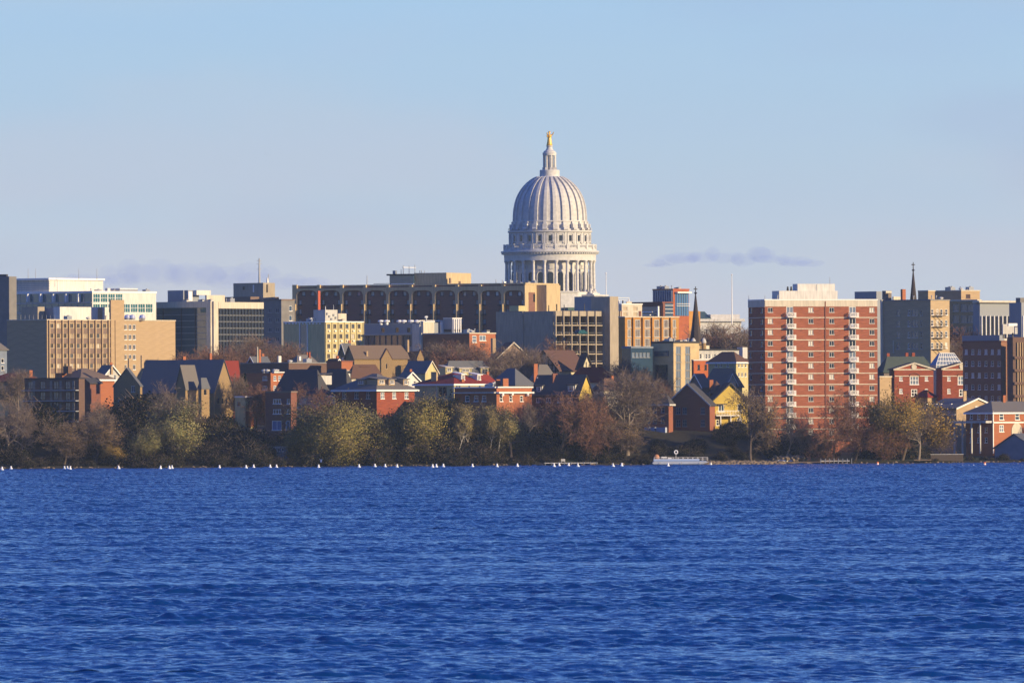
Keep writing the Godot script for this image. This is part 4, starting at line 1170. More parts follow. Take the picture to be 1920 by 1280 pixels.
func spire(label: String, px: float, ycross: float, ytip: float, ybase: float, half: float, d: float) -> void:
	var p := at(px, ybase, d)
	var g := terr(p.x, -d) - 0.5
	var t := thing("church_spire", label, "spire", Vector3(p.x, g, -d), deg_to_rad(26.0))
	var k := d / F
	var yb := p.y - g
	var yt := at(px, ytip, d).y - g
	var mb := MB.new()
	var n := 8
	for i in n:
		var a := TAU * i / n
		var b := TAU * (i + 1) / n
		var pr := [[half * k, yb], [half * 0.62 * k, lerpf(yb, yt, 0.36)], [half * 0.1 * k, yt]]
		for j in 2:
			mb.quad(Vector3(sin(a) * pr[j][0], pr[j][1], cos(a) * pr[j][0]), Vector3(sin(a) * pr[j + 1][0], pr[j + 1][1], cos(a) * pr[j + 1][0]), Vector3(sin(b) * pr[j + 1][0], pr[j + 1][1], cos(b) * pr[j + 1][0]), Vector3(sin(b) * pr[j][0], pr[j][1], cos(b) * pr[j][0]))
	obj("steeple", mb.mesh(), M["spire_slate"], t)
	var tw := MB.new()
	tw.box(Vector3(-half * k * 0.95, 0, -half * k * 0.95), Vector3(half * k * 0.95, yb, half * k * 0.95))
	obj("belfry", tw.mesh(), M["limestone"], t)
	for i in 4:
		var a := PI / 2 * i + PI / 4
		var dm := MB.new()
		dm.lathe([Vector2(0.7, 0), Vector2(0.72, 0.5), Vector2(0.55, 1.0), Vector2(0.25, 1.3), Vector2(0, 1.4)], 10)
		var o := obj("corner_turret", dm.mesh(), M["pale_paint"], t)
		o.position = Vector3(sin(a), 0, cos(a)) * half * k * 1.25 + Vector3.UP * (yb - 0.3)
		var bs := MB.new()
		bs.tube(Vector3(0, -yb + 0.3, 0), Vector3.ZERO, 0.66, 0.66, 8)
		obj("turret_shaft", bs.mesh(), M["limestone"], o)
	var c := MB.new()
	var yc := at(px, ycross, d).y - g
	c.tube(Vector3(0, yt - 0.3, 0), Vector3(0, yc, 0), 0.16, 0.12, 6)
	c.lathe([Vector2(0, -0.45), Vector2(0.5, 0), Vector2(0, 0.45)], 8, Vector3(0, yt + 0.4, 0))
	c.obox(Vector3(0, yc - 0.7, 0), Vector3(0.62, 0, -0.3), Vector3(0, 0.13, 0), Vector3(0.06, 0, 0.12))
	obj("cross", c.mesh(), M["iron"], t)

func brick_tower() -> void:
	var b := bld("brick_apartment_tower", "twelve storey red brick apartment tower with white floor bands and balconies", "building", 1403.5, 1434.5, 1645.5, 563, 2560, 20, "tower_brick", "tower_brick")
	var lines := span(595.2, 20.87, 12)
	b.pad(0, "roof_band", 1434.6, 563, 1645.4, 574.5, 0, 0.12, "cream"); b.pad(1, "roof_band", 1403.6, 563, 1434.5, 576, 0, 0.12, "cream")
	for y in lines:
		b.pad(0, "floor_band", 1434.5, y - 0.8, 1645.4, y + 0.9, 0, 0.1, "cream"); b.pad(1, "floor_band", 1403.6, y - 0.6 + 0.4, 1434.4, y + 1.1, 0, 0.1, "cream")
		for x in [1444.8, 1521.0, 1560.0, 1635.5]: b.win(0, x, y - 14.3, 9.5, 9, "pale_paint", "blind" if rng.randf() < 0.45 else "glass_dark", 2, 1, 0.12)
		b.win(1, 1408.5, y - 13.0, 3.5, 9, "pale_paint", "glass_dark", 1, 1, 0.1); b.win(1, 1429.0, y - 13.0, 3.5, 9, "pale_paint", "glass_dark", 1, 1, 0.1)
		for x in [1481.4, 1599.0]:
			b.win(0, x, y - 11.2, 13.2, 18.5, "white_trim", "glass_dark" if rng.randf() < 0.6 else "glass_pale", 2, 1, 0.14, "balcony_door")
			# balcony: slab, bars and handrail standing 1.5 m out
			var u0 := b.fu(0, x - 7.6, y)
			var u1 := b.fu(0, x + 8.2, y)
			var v := b.fv(0, x, y - 1.0)
			var mb := MB.new()
			mb.box(Vector3(u0, v - 0.1, 0.1), Vector3(u1, v + 0.12, 1.5))
			mb.box(Vector3(u0, v + 1.05, 1.42), Vector3(u1, v + 1.15, 1.5)); mb.box(Vector3(u0, v + 1.05, 0.1), Vector3(u0 + 0.08, v + 1.15, 1.42)); mb.box(Vector3(u1 - 0.08, v + 1.05, 0.1), Vector3(u1, v + 1.15, 1.42))
			for k in 15: mb.box(Vector3(lerpf(u0, u1 - 0.05, k / 14.0), v + 0.12, 1.43), Vector3(lerpf(u0, u1 - 0.05, k / 14.0) + 0.055, v + 1.05, 1.48))
			for k in 7:
				for e in [u0, u1 - 0.05]: mb.box(Vector3(e, v + 0.12, 0.15 + 0.19 * k), Vector3(e + 0.05, v + 1.05, 0.2 + 0.19 * k))
			obj("balcony", mb.mesh(), M["white_trim"], b.node)
			if rng.randf() < 0.55:
				var fu := MB.new()
				var fx := rng.randf_range(u0 + 0.3, u1 - 0.9)
				fu.box(Vector3(fx, v + 0.45, 0.4), Vector3(fx + 0.55, v + 0.52, 0.95)); fu.box(Vector3(fx, v + 0.52, 0.35), Vector3(fx + 0.55, v + 1.05, 0.42)); fu.box(Vector3(fx, v + 0.12, 0.4), Vector3(fx + 0.06, v + 0.45, 0.95)); fu.box(Vector3(fx + 0.49, v + 0.12, 0.4), Vector3(fx + 0.55, v + 0.45, 0.95))
				obj("balcony_chair", fu.mesh(), M[["dark_trim", "orange_plastic", "blue_paint_and_shade", "tan_blind"][rng.randi() % 4]], b.node)
		for x in [1503.0, 1538.0, 1575.5, 1617.0]: b.pad(0, "air_grille", x - 2.0, y - 17.6, x + 2.0, y - 16.6, 0, 0.06, "dark_brick")
	b.pad(0, "dark_joint", 1546.5, 565, 1548.7, 850, 0.11, 0.16, "dark_brick")
	b.flat("membrane", "white_trim", 0.3)
	b.blk("penthouse", 1449, 1461.5, 1572.5, 545, 564, 2.5, "white"); b.blk("upper_penthouse", 1487.5, 1496, 1567, 532, 546, 4, "white"); b.blk("penthouse_joint", 1530.6, 1531, 1532.4, 533, 545, 3.9, "grey_metal")
	for x in [1477.5, 1484.0]: b.pole("flue", x, 537, 546, 4, 0.35, "iron")
	for q in [[1404.5, 553.0, 563.0], [1434.8, 553.0, 563.0], [1556.5, 519.0, 533.0]]: b.pole("antenna", q[0], q[1], q[2], 5 if q[0] > 1500.0 else 0.4, 0.09, "grey_metal")

# ---------- houses on the bank
func wing(m: Bd, nm: String, xl: float, xc: float, xr: float, yt: float, d: float, phi: float, front: String, left: String) -> Bd:
	var b := bld(nm, "", "", xl, xc, xr, yt, d, phi, front, left)
	var t := b.node.transform
	remove_child(b.node)
	for k in ["label", "category"]: b.node.remove_meta(k)
	b.node.name = nm
	m.node.add_child(b.node, true)
	b.node.transform = m.node.transform.affine_inverse() * t
	return b

func houses() -> void:
	var b: Bd
	var w: Bd
	# --- right end
	b = bld("brick_lake_house", "orange brick house with grey hip roof and white bands at the water", "house", 1812, 1862, 1965, 771, 2545, 45, "orange_brick", "orange_brick")
	b.grid(0, [1879.0, 1908.5, 1938.0], [780.5], 9, 13, "white_trim", "", 1, 2, 0.2); b.grid(0, [1879.0, 1938.0], [803.0], 9, 13, "white_trim", "glass_pale", 2, 2, 0.2)
	b.grid(1, [1822.0, 1836.0, 1850.0], [781.0, 806.0, 825.0], 5, 10, "white_trim", "glass_dark", 1, 2, 0.12)
	b.pad(0, "band", 1862, 790.5, 1965, 793, 0, 0.3, "white_trim"); b.pad(0, "corner_board", 1862, 771, 1863.5, 850, 0, 0.12, "white_trim"); b.pad(1, "porch_roof", 1794, 789, 1861, 793, 0, 2.4, "pale_paint")
	for x in [1800.0, 1815.0, 1832.0, 1848.0]: b.pad(1, "porch_column", x, 793, x + 1.6, 850, 1.9, 2.3, "pale_paint")
	var ar := MB.new()
	for q in 10: ar.tri(Vector3.ZERO, Vector3(cos(PI * q / 10.0), sin(PI * q / 10.0), 0) * 2.0, Vector3(cos(PI * (q + 1) / 10.0), sin(PI * (q + 1) / 10.0), 0) * 2.0)
	ar.box(Vector3(-2, -1.8, -0.05), Vector3(2, 0, 0.02))
	var ao := obj("arched_panel", ar.mesh(), M["cream"], b.node)
	ao.position = Vector3(b.fu(0, 1907, 806), b.fv(0, 1907, 807), 0.12)
	b.pitched("hip", 752, "grey_shingle", "white_trim")
	b.blk("chimney", 1881, 1882, 1887, 741, 757, 6, "orange_brick")
	b = bld("tan_gabled_lake_house", "tan gabled house with white verge and shaded porch behind brick house", "house", 1735, 1794, 1872, 764, 2572, 45, "tan_brick", "tan_brick")
	b.grid(1, [1747.0, 1758.0, 1769.0, 1780.0], [774.0], 4, 9, "white_trim", "glass_blue", 1, 2, 0.12); b.pad(1, "ledge", 1736, 776.5, 1793, 778, 0, 0.4, "pale_paint")
	b.win(1, 1785, 800, 8, 22, "pale_paint", "glass_blue", 1, 2, 0.15)
	for x in [1740.0, 1758.0, 1767.0, 1786.0]: b.pad(1, "eave_lamp", x, 756.5, x + 3.0, 758, 0.5, 0.9, "white_trim")
	b.pad(0, "fanlight", 1829, 761.5, 1841, 765, 0, 0.15, "white_trim")
	b.pitched("gz", 746, "slate", "white_trim")
	b.blk("chimney", 1806, 1807.5, 1813.5, 733, 752, 3, "tan_brick")
	b = bld("dark_boathouse", "dark blue boathouse roof in the lower corner by the brick lake house", "boathouse", 1866, 1940, 1985, 838, 2524, 50, "blue_siding", "blue_siding")
	b.pitched("gx", 812, "slate")
	b = bld("red_twin_gable_house", "red brick gabled house with round attic window beside the brick tower", "house", 1668, 1677.5, 1751, 691, 2640, 20, "red_brick", "red_brick", "twin red brick gables")
	twin(b, 1714.0)
	b = bld("red_twin_gable_house", "red brick gabled house with round attic window beside the dark flats", "house", 1756, 1767.5, 1841, 690, 2645, 20, "red_brick", "red_brick", "twin red brick gables")
	twin(b, 1804.0)
	b = bld("green_mansard_house", "house under a dark green slate mansard with brick chimneys", "house", 1645, 1658, 1752, 692, 2690, 25, "grey_brown", "grey_brown")
	b.pitched("hip", 668, "green_slate")
	b.blk("chimney", 1663, 1664, 1669, 662, 680, 3, "red_brick"); b.blk("chimney", 1698, 1699, 1704, 661, 680, 3, "red_brick"); b.blk("chimney", 1710, 1711, 1716.5, 661, 680, 4, "red_brick")
	b = bld("glass_conservatory", "glazed conservatory roof on white glazing bars between gables and flats", "conservatory", 1744, 1756, 1806, 684, 2670, 30, "glass_pale", "glass_pale")
	b.walls()
	var gl := MB.new()
	var fr := MB.new()
	var hh := b.h
	var rise := 3.2
	for i in 9:
		var x := b.wr * i / 8.0
		fr.tube(Vector3(x, hh, 0.02), Vector3(lerpf(2.0, b.wr - 2.0, i / 8.0), hh + rise, -b.wl * 0.4), 0.09, 0.09, 5); fr.tube(Vector3(x, hh - 4.0, 0.05), Vector3(x, hh, 0.05), 0.09, 0.09, 5)
	for i in 4: fr.tube(Vector3(lerpf(0.0, 2.0, i / 3.0), hh + rise * i / 3.0, -b.wl * 0.4 * i / 3.0 + 0.05), Vector3(b.wr - lerpf(0.0, 2.0, i / 3.0), hh + rise * i / 3.0, -b.wl * 0.4 * i / 3.0 + 0.05), 0.1, 0.1, 5)
	gl.quad(Vector3(0, hh, 0), Vector3(2, hh + rise, -b.wl * 0.4), Vector3(b.wr - 2, hh + rise, -b.wl * 0.4), Vector3(b.wr, hh, 0)); gl.quad(Vector3(0, hh, 0), Vector3(0, hh, -b.wl), Vector3(2, hh + rise, -b.wl * 0.6), Vector3(2, hh + rise, -b.wl * 0.4)); gl.quad(Vector3(2, hh + rise, -b.wl * 0.4), Vector3(2, hh + rise, -b.wl * 0.6), Vector3(b.wr - 2, hh + rise, -b.wl * 0.6), Vector3(b.wr - 2, hh + rise, -b.wl * 0.4))
	obj("glass_roof", gl.mesh(), M["glass_pale"], b.node); obj("glazing_bars", fr.mesh(), M["white_trim"], b.node)
	b = bld("tan_garage", "small tan flat roofed garage between brick tower and gables", "garage", 1640, 1650, 1672, 707, 2600, 40, "tan_brick", "tan_brick")
	b.flat("membrane", "cream", 0.3)
	b = bld("tan_annex", "tan annex with red lean-to roof below the red gables", "house", 1716, 1740, 1756, 741, 2600, 45, "tan_brick", "tan_brick")
	b.pitched("hip", 731, "red_tile")
	# --- the yellow house and its neighbours
	b = bld("yellow_house", "bright yellow gabled house with white balcony near the brick tower", "house", 1328, 1336, 1402.5, 749, 2540, 22, "yellow_paint", "yellow_paint")
	b.win(0, 1371.5, 739.5, 13, 12, "pale_paint", "glass_pale", 2, 2, 0.2); b.win(0, 1387, 763.5, 7.5, 12.5, "pale_paint", "glass_dark", 1, 2, 0.15); b.win(0, 1353, 765, 11, 13, "white_trim", "glass_blue", 2, 1, 0.15, "balcony_door"); b.win(0, 1387, 788, 9, 9, "white_trim", "glass_dark", 2, 2, 0.15); b.win(0, 1346, 792, 6, 11, "white_trim", "glass_dark", 1, 2, 0.15)
	b.pad(0, "balcony", 1336, 778.3, 1381, 779.8, 0, 2.6, "white_trim"); b.pad(0, "handrail", 1336, 769.6, 1381, 770.4, 2.5, 2.6, "white_trim"); b.pad(0, "door_hood", 1339, 757, 1359, 758.2, 0, 1.4, "dark_trim")
	for i in 16: b.pad(0, "baluster", 1336.0 + 2.95 * i, 770.4, 1336.5 + 2.95 * i, 778.3, 2.5, 2.58, "white_trim")
	for x in [1344.0, 1363.0, 1380.0]: b.pad(0, "post", x, 779.8, x + 1.4, 803, 2.2, 2.5, "white_trim")
	b.pitched("gz", 717, "brown_shingle", "dark_trim", 0.6)
	b.blk("chimney", 1330, 1331, 1338, 712, 730, 4, "orange_brick")
	var tu := MB.new()
	tu.lathe([Vector2(1.7, -8), Vector2(1.7, 0), Vector2(2.3, -0.1), Vector2(1.5, 1.3), Vector2(0, 3.2)], 10)
	var to := obj("turret", tu.mesh(), M["brown_shingle"], b.node)
	to.position = b.node.transform.affine_inverse() * at(1344, 737, 2546)
	b = bld("dark_gabled_mansion", "brick gabled mansion in shade with pale awnings beside yellow house", "house", 1250, 1331, 1341, 757, 2532, 62, "mansion_brick", "mansion_brick")
	b.grid(1, [1272.0, 1284.0, 1318.0], [770.0, 793.0], 8, 13, "grey_metal", "glass_blue", 2, 2, 0.1); b.win(1, 1307, 745, 6, 9, "grey_metal", "glass_blue", 1, 2, 0.1); b.grid(1, [1268.0], [816.0], 22, 6, "pale_paint", "glass_dark", 3, 1, 0.15)
	b.pitched("gx", 718, "dark_roof", "pale_paint")
	w = wing(b, "side_wing", 1206, 1254, 1262, 752, 2528, 62, "mansion_brick", "mansion_brick")
	w.grid(1, [1216.0, 1228.0, 1243.0], [768.0, 788.0], 7, 11, "grey_metal", "glass_blue", 1, 2, 0.1)
	for q in [[1211.0, 1221.0, 801.0], [1223.0, 1231.0, 801.0], [1234.0, 1251.0, 801.0], [1234.0, 1251.0, 831.0], [1212.0, 1222.0, 831.0]]: w.pad(1, "awning", q[0], q[2], q[1], q[2] + 10.0, 0.05, 1.0, "pale_awning")
	w.pitched("hip", 738, "dark_roof", "pale_paint")
	b = bld("grey_gable_cottage", "grey gabled cottage with tan lit roof slope above the mansion", "house", 1292, 1316, 1331, 722, 2575, 50, "grey_brown", "grey_brown")
	b.pitched("gx", 700, "grey_shingle", "white_trim")
	b = bld("orange_cube_house", "orange cube house with two narrow dark windows", "house", 1297, 1301, 1328.5, 676, 2640, 25, "orange_paint", "orange_paint")
	b.grid(0, [1310.5, 1323.5], [688.5], 4.5, 10, "dark_trim", "glass_dark", 1, 2, 0.12)
	b.flat("membrane", "grey_metal", 0.25)
	b = bld("hip_roof_villa", "cream villa with purple brown hip roof and blue shaded side", "house", 1328, 1380.5, 1403, 675.5, 2610, 52, "pale_yellow", "pale_yellow")
	b.grid(1, [1343.0, 1352.0, 1365.0], [684.0], 4, 7, "white_trim", "glass_dark", 1, 2, 0.1); b.grid(0, [1386.0, 1392.0, 1398.5], [684.5, 702.0], 3.6, 7.5, "white_trim", "glass_dark", 1, 2, 0.1)
	b.pitched("hip", 659, "brown_shingle", "white_trim")
	b = bld("grey_roof_house", "grey shingle roofed house with a small white gable below the villa", "house", 1320, 1377, 1392, 718, 2590, 52, "pale_yellow", "pale_yellow")
	b.pitched("hip", 690, "grey_shingle")
	w = wing(b, "small_gable", 1362, 1364.5, 1380, 716, 2578, 30, "white", "white")
	w.pitched("gz", 700, "grey_shingle", "white_trim")
	# --- middle
	b = bld("tudor_house", "half timbered house with brown roof and cream lit end gable", "house", 996, 1048, 1098, 690, 2615, 48, "tudor_cream", "tudor_cream")
	for x in [1003.0, 1009.5, 1016.0, 1028.0, 1035.0, 1041.5]: b.pad(1, "timber", x, 672.0 + absf(x - 1022.0) * 0.4, x + 1.3, 720, 0.02, 0.14, "dark_trim")
	for y in [684.0, 695.0]: b.pad(1, "timber", 998, y, 1047, y + 1.4, 0.02, 0.16, "dark_trim")
	b.win(1, 1022, 678, 9, 10, "white_trim", "glass_blue", 2, 2, 0.1); b.grid(1, [1012.0, 1034.0], [701.0], 7, 8, "white_trim", "glass_dark", 2, 2, 0.1)
	b.pitched("gx", 656, "brown_shingle", "dark_trim", 0.7)
	w = wing(b, "end_gable", 1083, 1090.5, 1108.5, 686, 2612, 48, "tudor_cream", "tudor_cream")
	for x in [1093.0, 1098.5, 1104.0]: w.pad(0, "timber", x, 678.0 + absf(x - 1099.0), x + 1.0, 700, 0.02, 0.14, "dark_trim")
	w.pitched("gz", 662, "brown_shingle", "dark_trim", 0.5)
	b.blk("chimney", 1046, 1047.5, 1054, 684, 704, 0.8, "orange_brick")
	b = bld("red_hip_house", "low house with broad red tile hip roof right of the half timbered house", "house", 1066, 1084, 1152, 711, 2585, 35, "cream", "cream")
	b.pitched("hip", 688, "red_tile")
	b.blk("chimney", 1107, 1108.5, 1115.5, 683, 696, 4, "orange_brick")
	b = bld("yellow_gable_brick_house", "brick house with tall yellow stucco end gable and black roof", "house", 997, 1085.5, 1111, 737, 2515, 55, "yellow_paint", "dark_brick")
	b.win(0, 1098, 730, 5.5, 16, "rust_panel", "brown_glass", 1, 2, 0.12); b.grid(1, [1010.0, 1028.0, 1050.0, 1069.0], [750.0], 9, 9, "white_trim", "glass_blue", 2, 1, 0.12); b.pad(1, "porch_band", 998, 739.5, 1084, 741.5, 0, 0.6, "brown_spandrel")
	b.pitched("gz", 702, "dark_roof", "", 0.4)
	b.dormer(1003, 1014, 724, 735, 1, "pale_paint", "dark_roof", 4.0); b.dormer(1062, 1076, 722, 734, 1, "pale_paint", "dark_roof", 4.0)
	b.blk("chimney", 1035, 1037, 1046, 700, 724, 2, "dark_brick"); b.blk("skylight", 1007, 1008, 1013, 707, 716, 3, "white_trim")
	b = bld("grey_roof_duplex", "duplex with wide blue grey roofs behind the white cornice house", "house", 918, 966, 1000, 718, 2560, 45, "orange_brick", "orange_brick")
	b.pitched("hip", 690, "slate")
	b.blk("chimney", 1000, 1001.5, 1008.5, 682, 716, 0.8, "orange_brick")
	b = bld("brown_roof_cottage", "cottage with grey brown roof under the half timbered gable", "house", 995, 1008, 1042, 706, 2575, 35, "cream", "cream")
	b.pitched("hip", 683, "grey_shingle")
	b = bld("tan_gabled_hall", "tan gabled hall with white raking edge and tall side chimney", "hall", 914, 928, 998, 674, 2660, 22, "tan_dark", "tan_dark")
	b.pitched("gz", 641, "brown_shingle", "cream", 0.3)
	b.blk("tall_chimney", 920.5, 924, 930, 634, 700, 0.8, "tan_brick")
	b = bld("white_cornice_house", "brick house with double white cornice and brick chimneys above the birches", "house", 852, 931, 997, 726, 2508, 45, "orange_brick", "orange_brick")
	b.pad(0, "cornice", 930.5, 724.5, 997, 727, 0, 0.6, "white_trim"); b.pad(0, "cornice", 931, 734.5, 997, 737.5, 0, 0.9, "white_trim"); b.pad(1, "cornice", 852, 725, 931, 727.5, 0, 0.6, "white_trim"); b.pad(1, "cornice", 852, 735, 931, 737.5, 0, 0.9, "pale_paint")
	b.grid(1, [876.0, 892.5, 907.5], [747.0], 8, 11, "white_trim", "glass_blue", 1, 2, 0.15); b.grid(0, [940.0, 958.0, 978.0], [747.0], 6, 11, "white_trim", "glass_dark", 1, 2, 0.15)
	for q in [[938.0, 742.0], [956.0, 741.0], [985.0, 742.0]]: b.pad(0, "bracket", q[0], 737.5, q[0] + 3.0, q[1], 0, 0.8, "white_trim")
	b.flat("membrane")
	b.blk("chimney", 942, 943.5, 953.5, 709.5, 727, 1, "orange_brick"); b.blk("chimney", 929, 931, 938, 711, 727, 4, "orange_brick")
	b = bld("red_roof_house", "blue grey house under a red hip roof with two white dormers", "house", 777, 851, 926, 718, 2535, 45, "pale_yellow", "pale_yellow")
	b.grid(1, [826.0, 834.0], [733.0], 7, 15, "dark_trim", "glass_dark", 1, 2, 0.1); b.pad(1, "corner_board", 818.5, 720, 820, 765, 0, 0.2, "cream"); b.grid(0, [857.0, 862.0, 880.0, 900.0, 915.0], [727.0], 4, 8, "white_trim", "glass_dark", 1, 2, 0.1)
	b.pitched("hip", 697, "red_tile", "white_trim")
	b.dormer(873, 880, 702, 713, 0, "white", "white_trim", 3.0, -1.6); b.dormer(903, 910, 703, 713, 0, "white", "white_trim", 3.0, -1.6)
	b.blk("chimney", 808, 818, 820.5, 697, 720, 2, "tan_brick"); b.blk("chimney", 864, 866, 871, 711, 724, 0.8, "orange_brick")
	b = bld("slate_house_with_dormers", "slate roofed house with three cream dormers behind the red roof", "house", 822, 836, 924, 703, 2600, 30, "pale_yellow", "pale_yellow")
	b.pitched("hip", 676, "slate")
	b.dormer(835, 848, 689, 697, 0, "pale_yellow", "cream", 3.5, 0.1); b.dormer(861, 884, 691, 697, 0, "pale_yellow", "cream", 3.5, 0.1); b.dormer(901, 916, 690, 702, 0, "pale_yellow", "cream", 3.5, 0.1)
	b = bld("yellow_wedge_house", "slate roofed house with pale yellow triangular end gable", "house", 756, 797, 821, 697, 2580, 50, "pale_yellow", "pale_yellow")
	b.grid(1, [772.0, 789.5], [699.5], 9, 9, "pale_paint", "glass_blue", 2, 1, 0.1)
	b.pitched("gz", 676, "slate", "cream", 0.3)
	b = bld("stone_hall", "stone hall with broad brown roof and two tall stone gables", "hall", 648, 664, 764, 668, 2670, 30, "limestone", "limestone")
	b.pitched("gx", 647, "brown_roof_pale")
	for q in [[712.0, 714.5, 735.5, 672.0, 653.0], [780.0, 782.0, 794.5, 669.0, 654.0]]:
		w = wing(b, "stone_gable", q[0], q[1], q[2], q[3], 2645, 25, "limestone", "limestone")
		w.win(0, (q[1] + q[2]) / 2 - 0.5, 686, 4, 11, "tan_brick", "glass_dark", 1, 1, 0.15)
		w.pitched("gz", q[4], "brown_shingle", "", 0.1)
	b.blk("chimney", 686, 687, 690, 658, 676, 0, "tan_brick"); b.blk("chimney", 760, 764, 767, 637, 660, 0.8, "tan_brick")
	b = bld("three_dormer_house", "brick house with grey roof and three lit dormers over the willows", "house", 628, 706, 777, 727, 2518, 45, "red_brick", "red_brick")
	b.grid(0, [717.0, 739.0, 762.0], [741.0], 7, 13, "white_trim", "glass_pale", 2, 2, 0.15); b.grid(1, [645.0, 668.0, 690.0], [741.0], 8, 13, "pale_paint", "glass_blue", 2, 2, 0.1)
	b.pitched("hip", 700, "grey_shingle", "white_trim", 0.8)
	b.dormer(714, 728, 711.5, 719.5, 0, "tan_brick", "grey_shingle", 4.0, -1.2); b.dormer(735, 746, 711.5, 720, 0, "tan_brick", "grey_shingle", 4.0, -1.2); b.dormer(762, 771, 711.5, 721, 0, "tan_brick", "grey_shingle", 4.0, -1.2); b.dormer(664, 677, 712, 720, 1, "tan_brick", "grey_shingle", 4.0, -1.2)
	b = bld("brown_hip_house", "small house with brown hip roof and wide white dormer", "house", 652, 659, 714, 699, 2600, 28, "cream", "cream")
	b.grid(0, [668.0, 692.0, 705.0], [704.0], 7, 6, "white_trim", "", 2, 1, 0.12)
	b.pitched("hip", 683, "brown_shingle", "", 0.6)
	b.dormer(679, 694, 688, 693, 0, "white", "brown_shingle", 3.0, -1.0)
	b = bld("red_parapet_block", "plain red brick block with stepped parapet and arched white lintel", "house", 612, 640, 661, 678, 2610, 45, "orange_brick", "orange_brick")
	b.win(0, 653, 697, 7, 6, "white_trim", "glass_dark", 1, 1, 0.2)
	b.flat("membrane", "dark_brick", 0.3)
	b = bld("dark_roof_porch_house", "dark roofed house with single white dormer and pale porch eave", "house", 600, 650, 664, 725, 2555, 50, "pale_paint", "pale_paint")
	b.grid(1, [645.0, 634.0], [738.0], 8, 14, "pale_paint", "glass_blue", 2, 1, 0.1)
	b.pitched("hip", 691, "dark_roof", "pale_paint", 0.7)
	b.dormer(617, 627, 700, 713, 1, "white", "dark_roof", 4.0, -2.2)
	b = bld("dark_roof_dormer_house", "dark hip roofed house with a long white dormer strip", "house", 519, 596, 612, 722, 2535, 50, "pale_paint", "pale_paint")
	b.pitched("hip", 692, "dark_roof", "", 0.9)
	for x in [545.0, 557.0, 569.0, 581.0]: b.dormer(x, x + 9.0, 704, 713.5, 1, "pale_paint", "dark_roof", 5.0, -1.6)
	b = bld("brown_parapet_block", "long brown brick block with flat parapet and chimneys behind dark roofs", "building", 450, 541, 614, 681, 2610, 48, "brown_brick", "brown_brick")
	b.flat("membrane", "grey_concrete", 0.25)
	b.blk("chimney", 484, 485.5, 489, 655, 684, 0.8, "orange_brick"); b.blk("chimney", 521, 523, 528, 687, 700, 0.8, "orange_brick"); b.blk("roof_box", 520, 522, 527, 667, 684, 8, "white"); b.pole("mast", 482.5, 650, 684, 2, 0.25, "cream"); b.blk("chimney", 577, 579, 582, 660, 684, 20, "red_brick"); b.blk("roof_vent", 560, 561, 564, 668, 676, 12, "white_trim")
	b = bld("brick_walkup", "dark brick walk-up with a lit orange corner and white roof edge", "building", 444, 507, 545, 699, 2570, 50, "orange_brick", "orange_brick")
	b.grid(0, [515.0, 524.0, 535.0], [709.0, 727.0], 5, 9, "white_trim", "glass_pale", 1, 2, 0.12); b.grid(1, [496.0], [709.0, 727.0], 9, 8, "white_trim", "glass_dark", 2, 1, 0.12)
	b.pad(0, "roof_edge", 510, 697, 545, 698.8, -0.2, 0.7, "white_trim")
	b.flat("membrane")
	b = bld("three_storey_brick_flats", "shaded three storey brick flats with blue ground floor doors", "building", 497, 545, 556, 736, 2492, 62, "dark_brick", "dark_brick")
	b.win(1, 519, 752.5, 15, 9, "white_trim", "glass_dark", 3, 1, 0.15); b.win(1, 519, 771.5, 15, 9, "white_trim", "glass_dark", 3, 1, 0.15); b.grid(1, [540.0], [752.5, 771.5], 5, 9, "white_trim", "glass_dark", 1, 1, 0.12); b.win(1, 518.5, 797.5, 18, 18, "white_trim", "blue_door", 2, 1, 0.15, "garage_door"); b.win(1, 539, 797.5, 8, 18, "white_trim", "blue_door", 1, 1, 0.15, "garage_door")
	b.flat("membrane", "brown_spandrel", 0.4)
	b = bld("yellow_pavilion", "small pale yellow pavilion with flat white roof on the terrace", "pavilion", 440, 459.5, 475, 745, 2500, 50, "pale_yellow", "pale_yellow")
	b.win(0, 467, 757, 5, 13, "white_trim", "brown_glass", 1, 1, 0.12); b.win(1, 447, 757, 7, 9, "grey_metal", "glass_dark", 2, 1, 0.1); b.pad(0, "brick_base", 459.6, 771, 475, 800, 0, 0.12, "orange_brick")
	b.flat("membrane", "white_trim", 0.35)
	b = bld("stone_chateau", "gabled stone mansion with slate roofs and a sunlit yellow stone end", "mansion", 258, 401, 437, 732, 2508, 56, "limestone", "limestone")
	b.grid(0, [412.0, 424.0], [727.0], 7, 11, "tan_brick", "glass_dark", 2, 1, 0.15); b.grid(0, [409.0, 417.0, 425.0], [751.0], 4.5, 12, "tan_brick", "glass_dark", 1, 1, 0.12)
	b.grid(1, [276.0, 292.0, 310.0, 330.0], [748.0, 775.0], 8, 12, "tan_brick", "glass_dark", 2, 1, 0.15)
	b.pitched("gz", 674, "slate", "", 0.3)
	w = wing(b, "stone_gable", 212, 262, 266, 722, 2500, 56, "limestone", "limestone")
	w.grid(1, [224.0, 249.0], [729.0, 754.0, 781.0], 7, 12, "pale_paint", "glass_dark", 2, 1, 0.15)
	w.pitched("gx", 689, "slate", "", 0.2)
	w = wing(b, "bay_tower", 371, 377, 392, 722, 2498, 56, "limestone", "limestone")
	w.win(0, 384.5, 735, 6, 12, "tan_brick", "glass_dark", 1, 1, 0.15)
	w.pitched("hip", 708, "slate", "", 0.2)
	w = wing(b, "roof_gable", 330, 347, 372, 722, 2499, 56, "limestone", "limestone")
	w.pitched("gx", 684, "grey_shingle", "", 0.3)
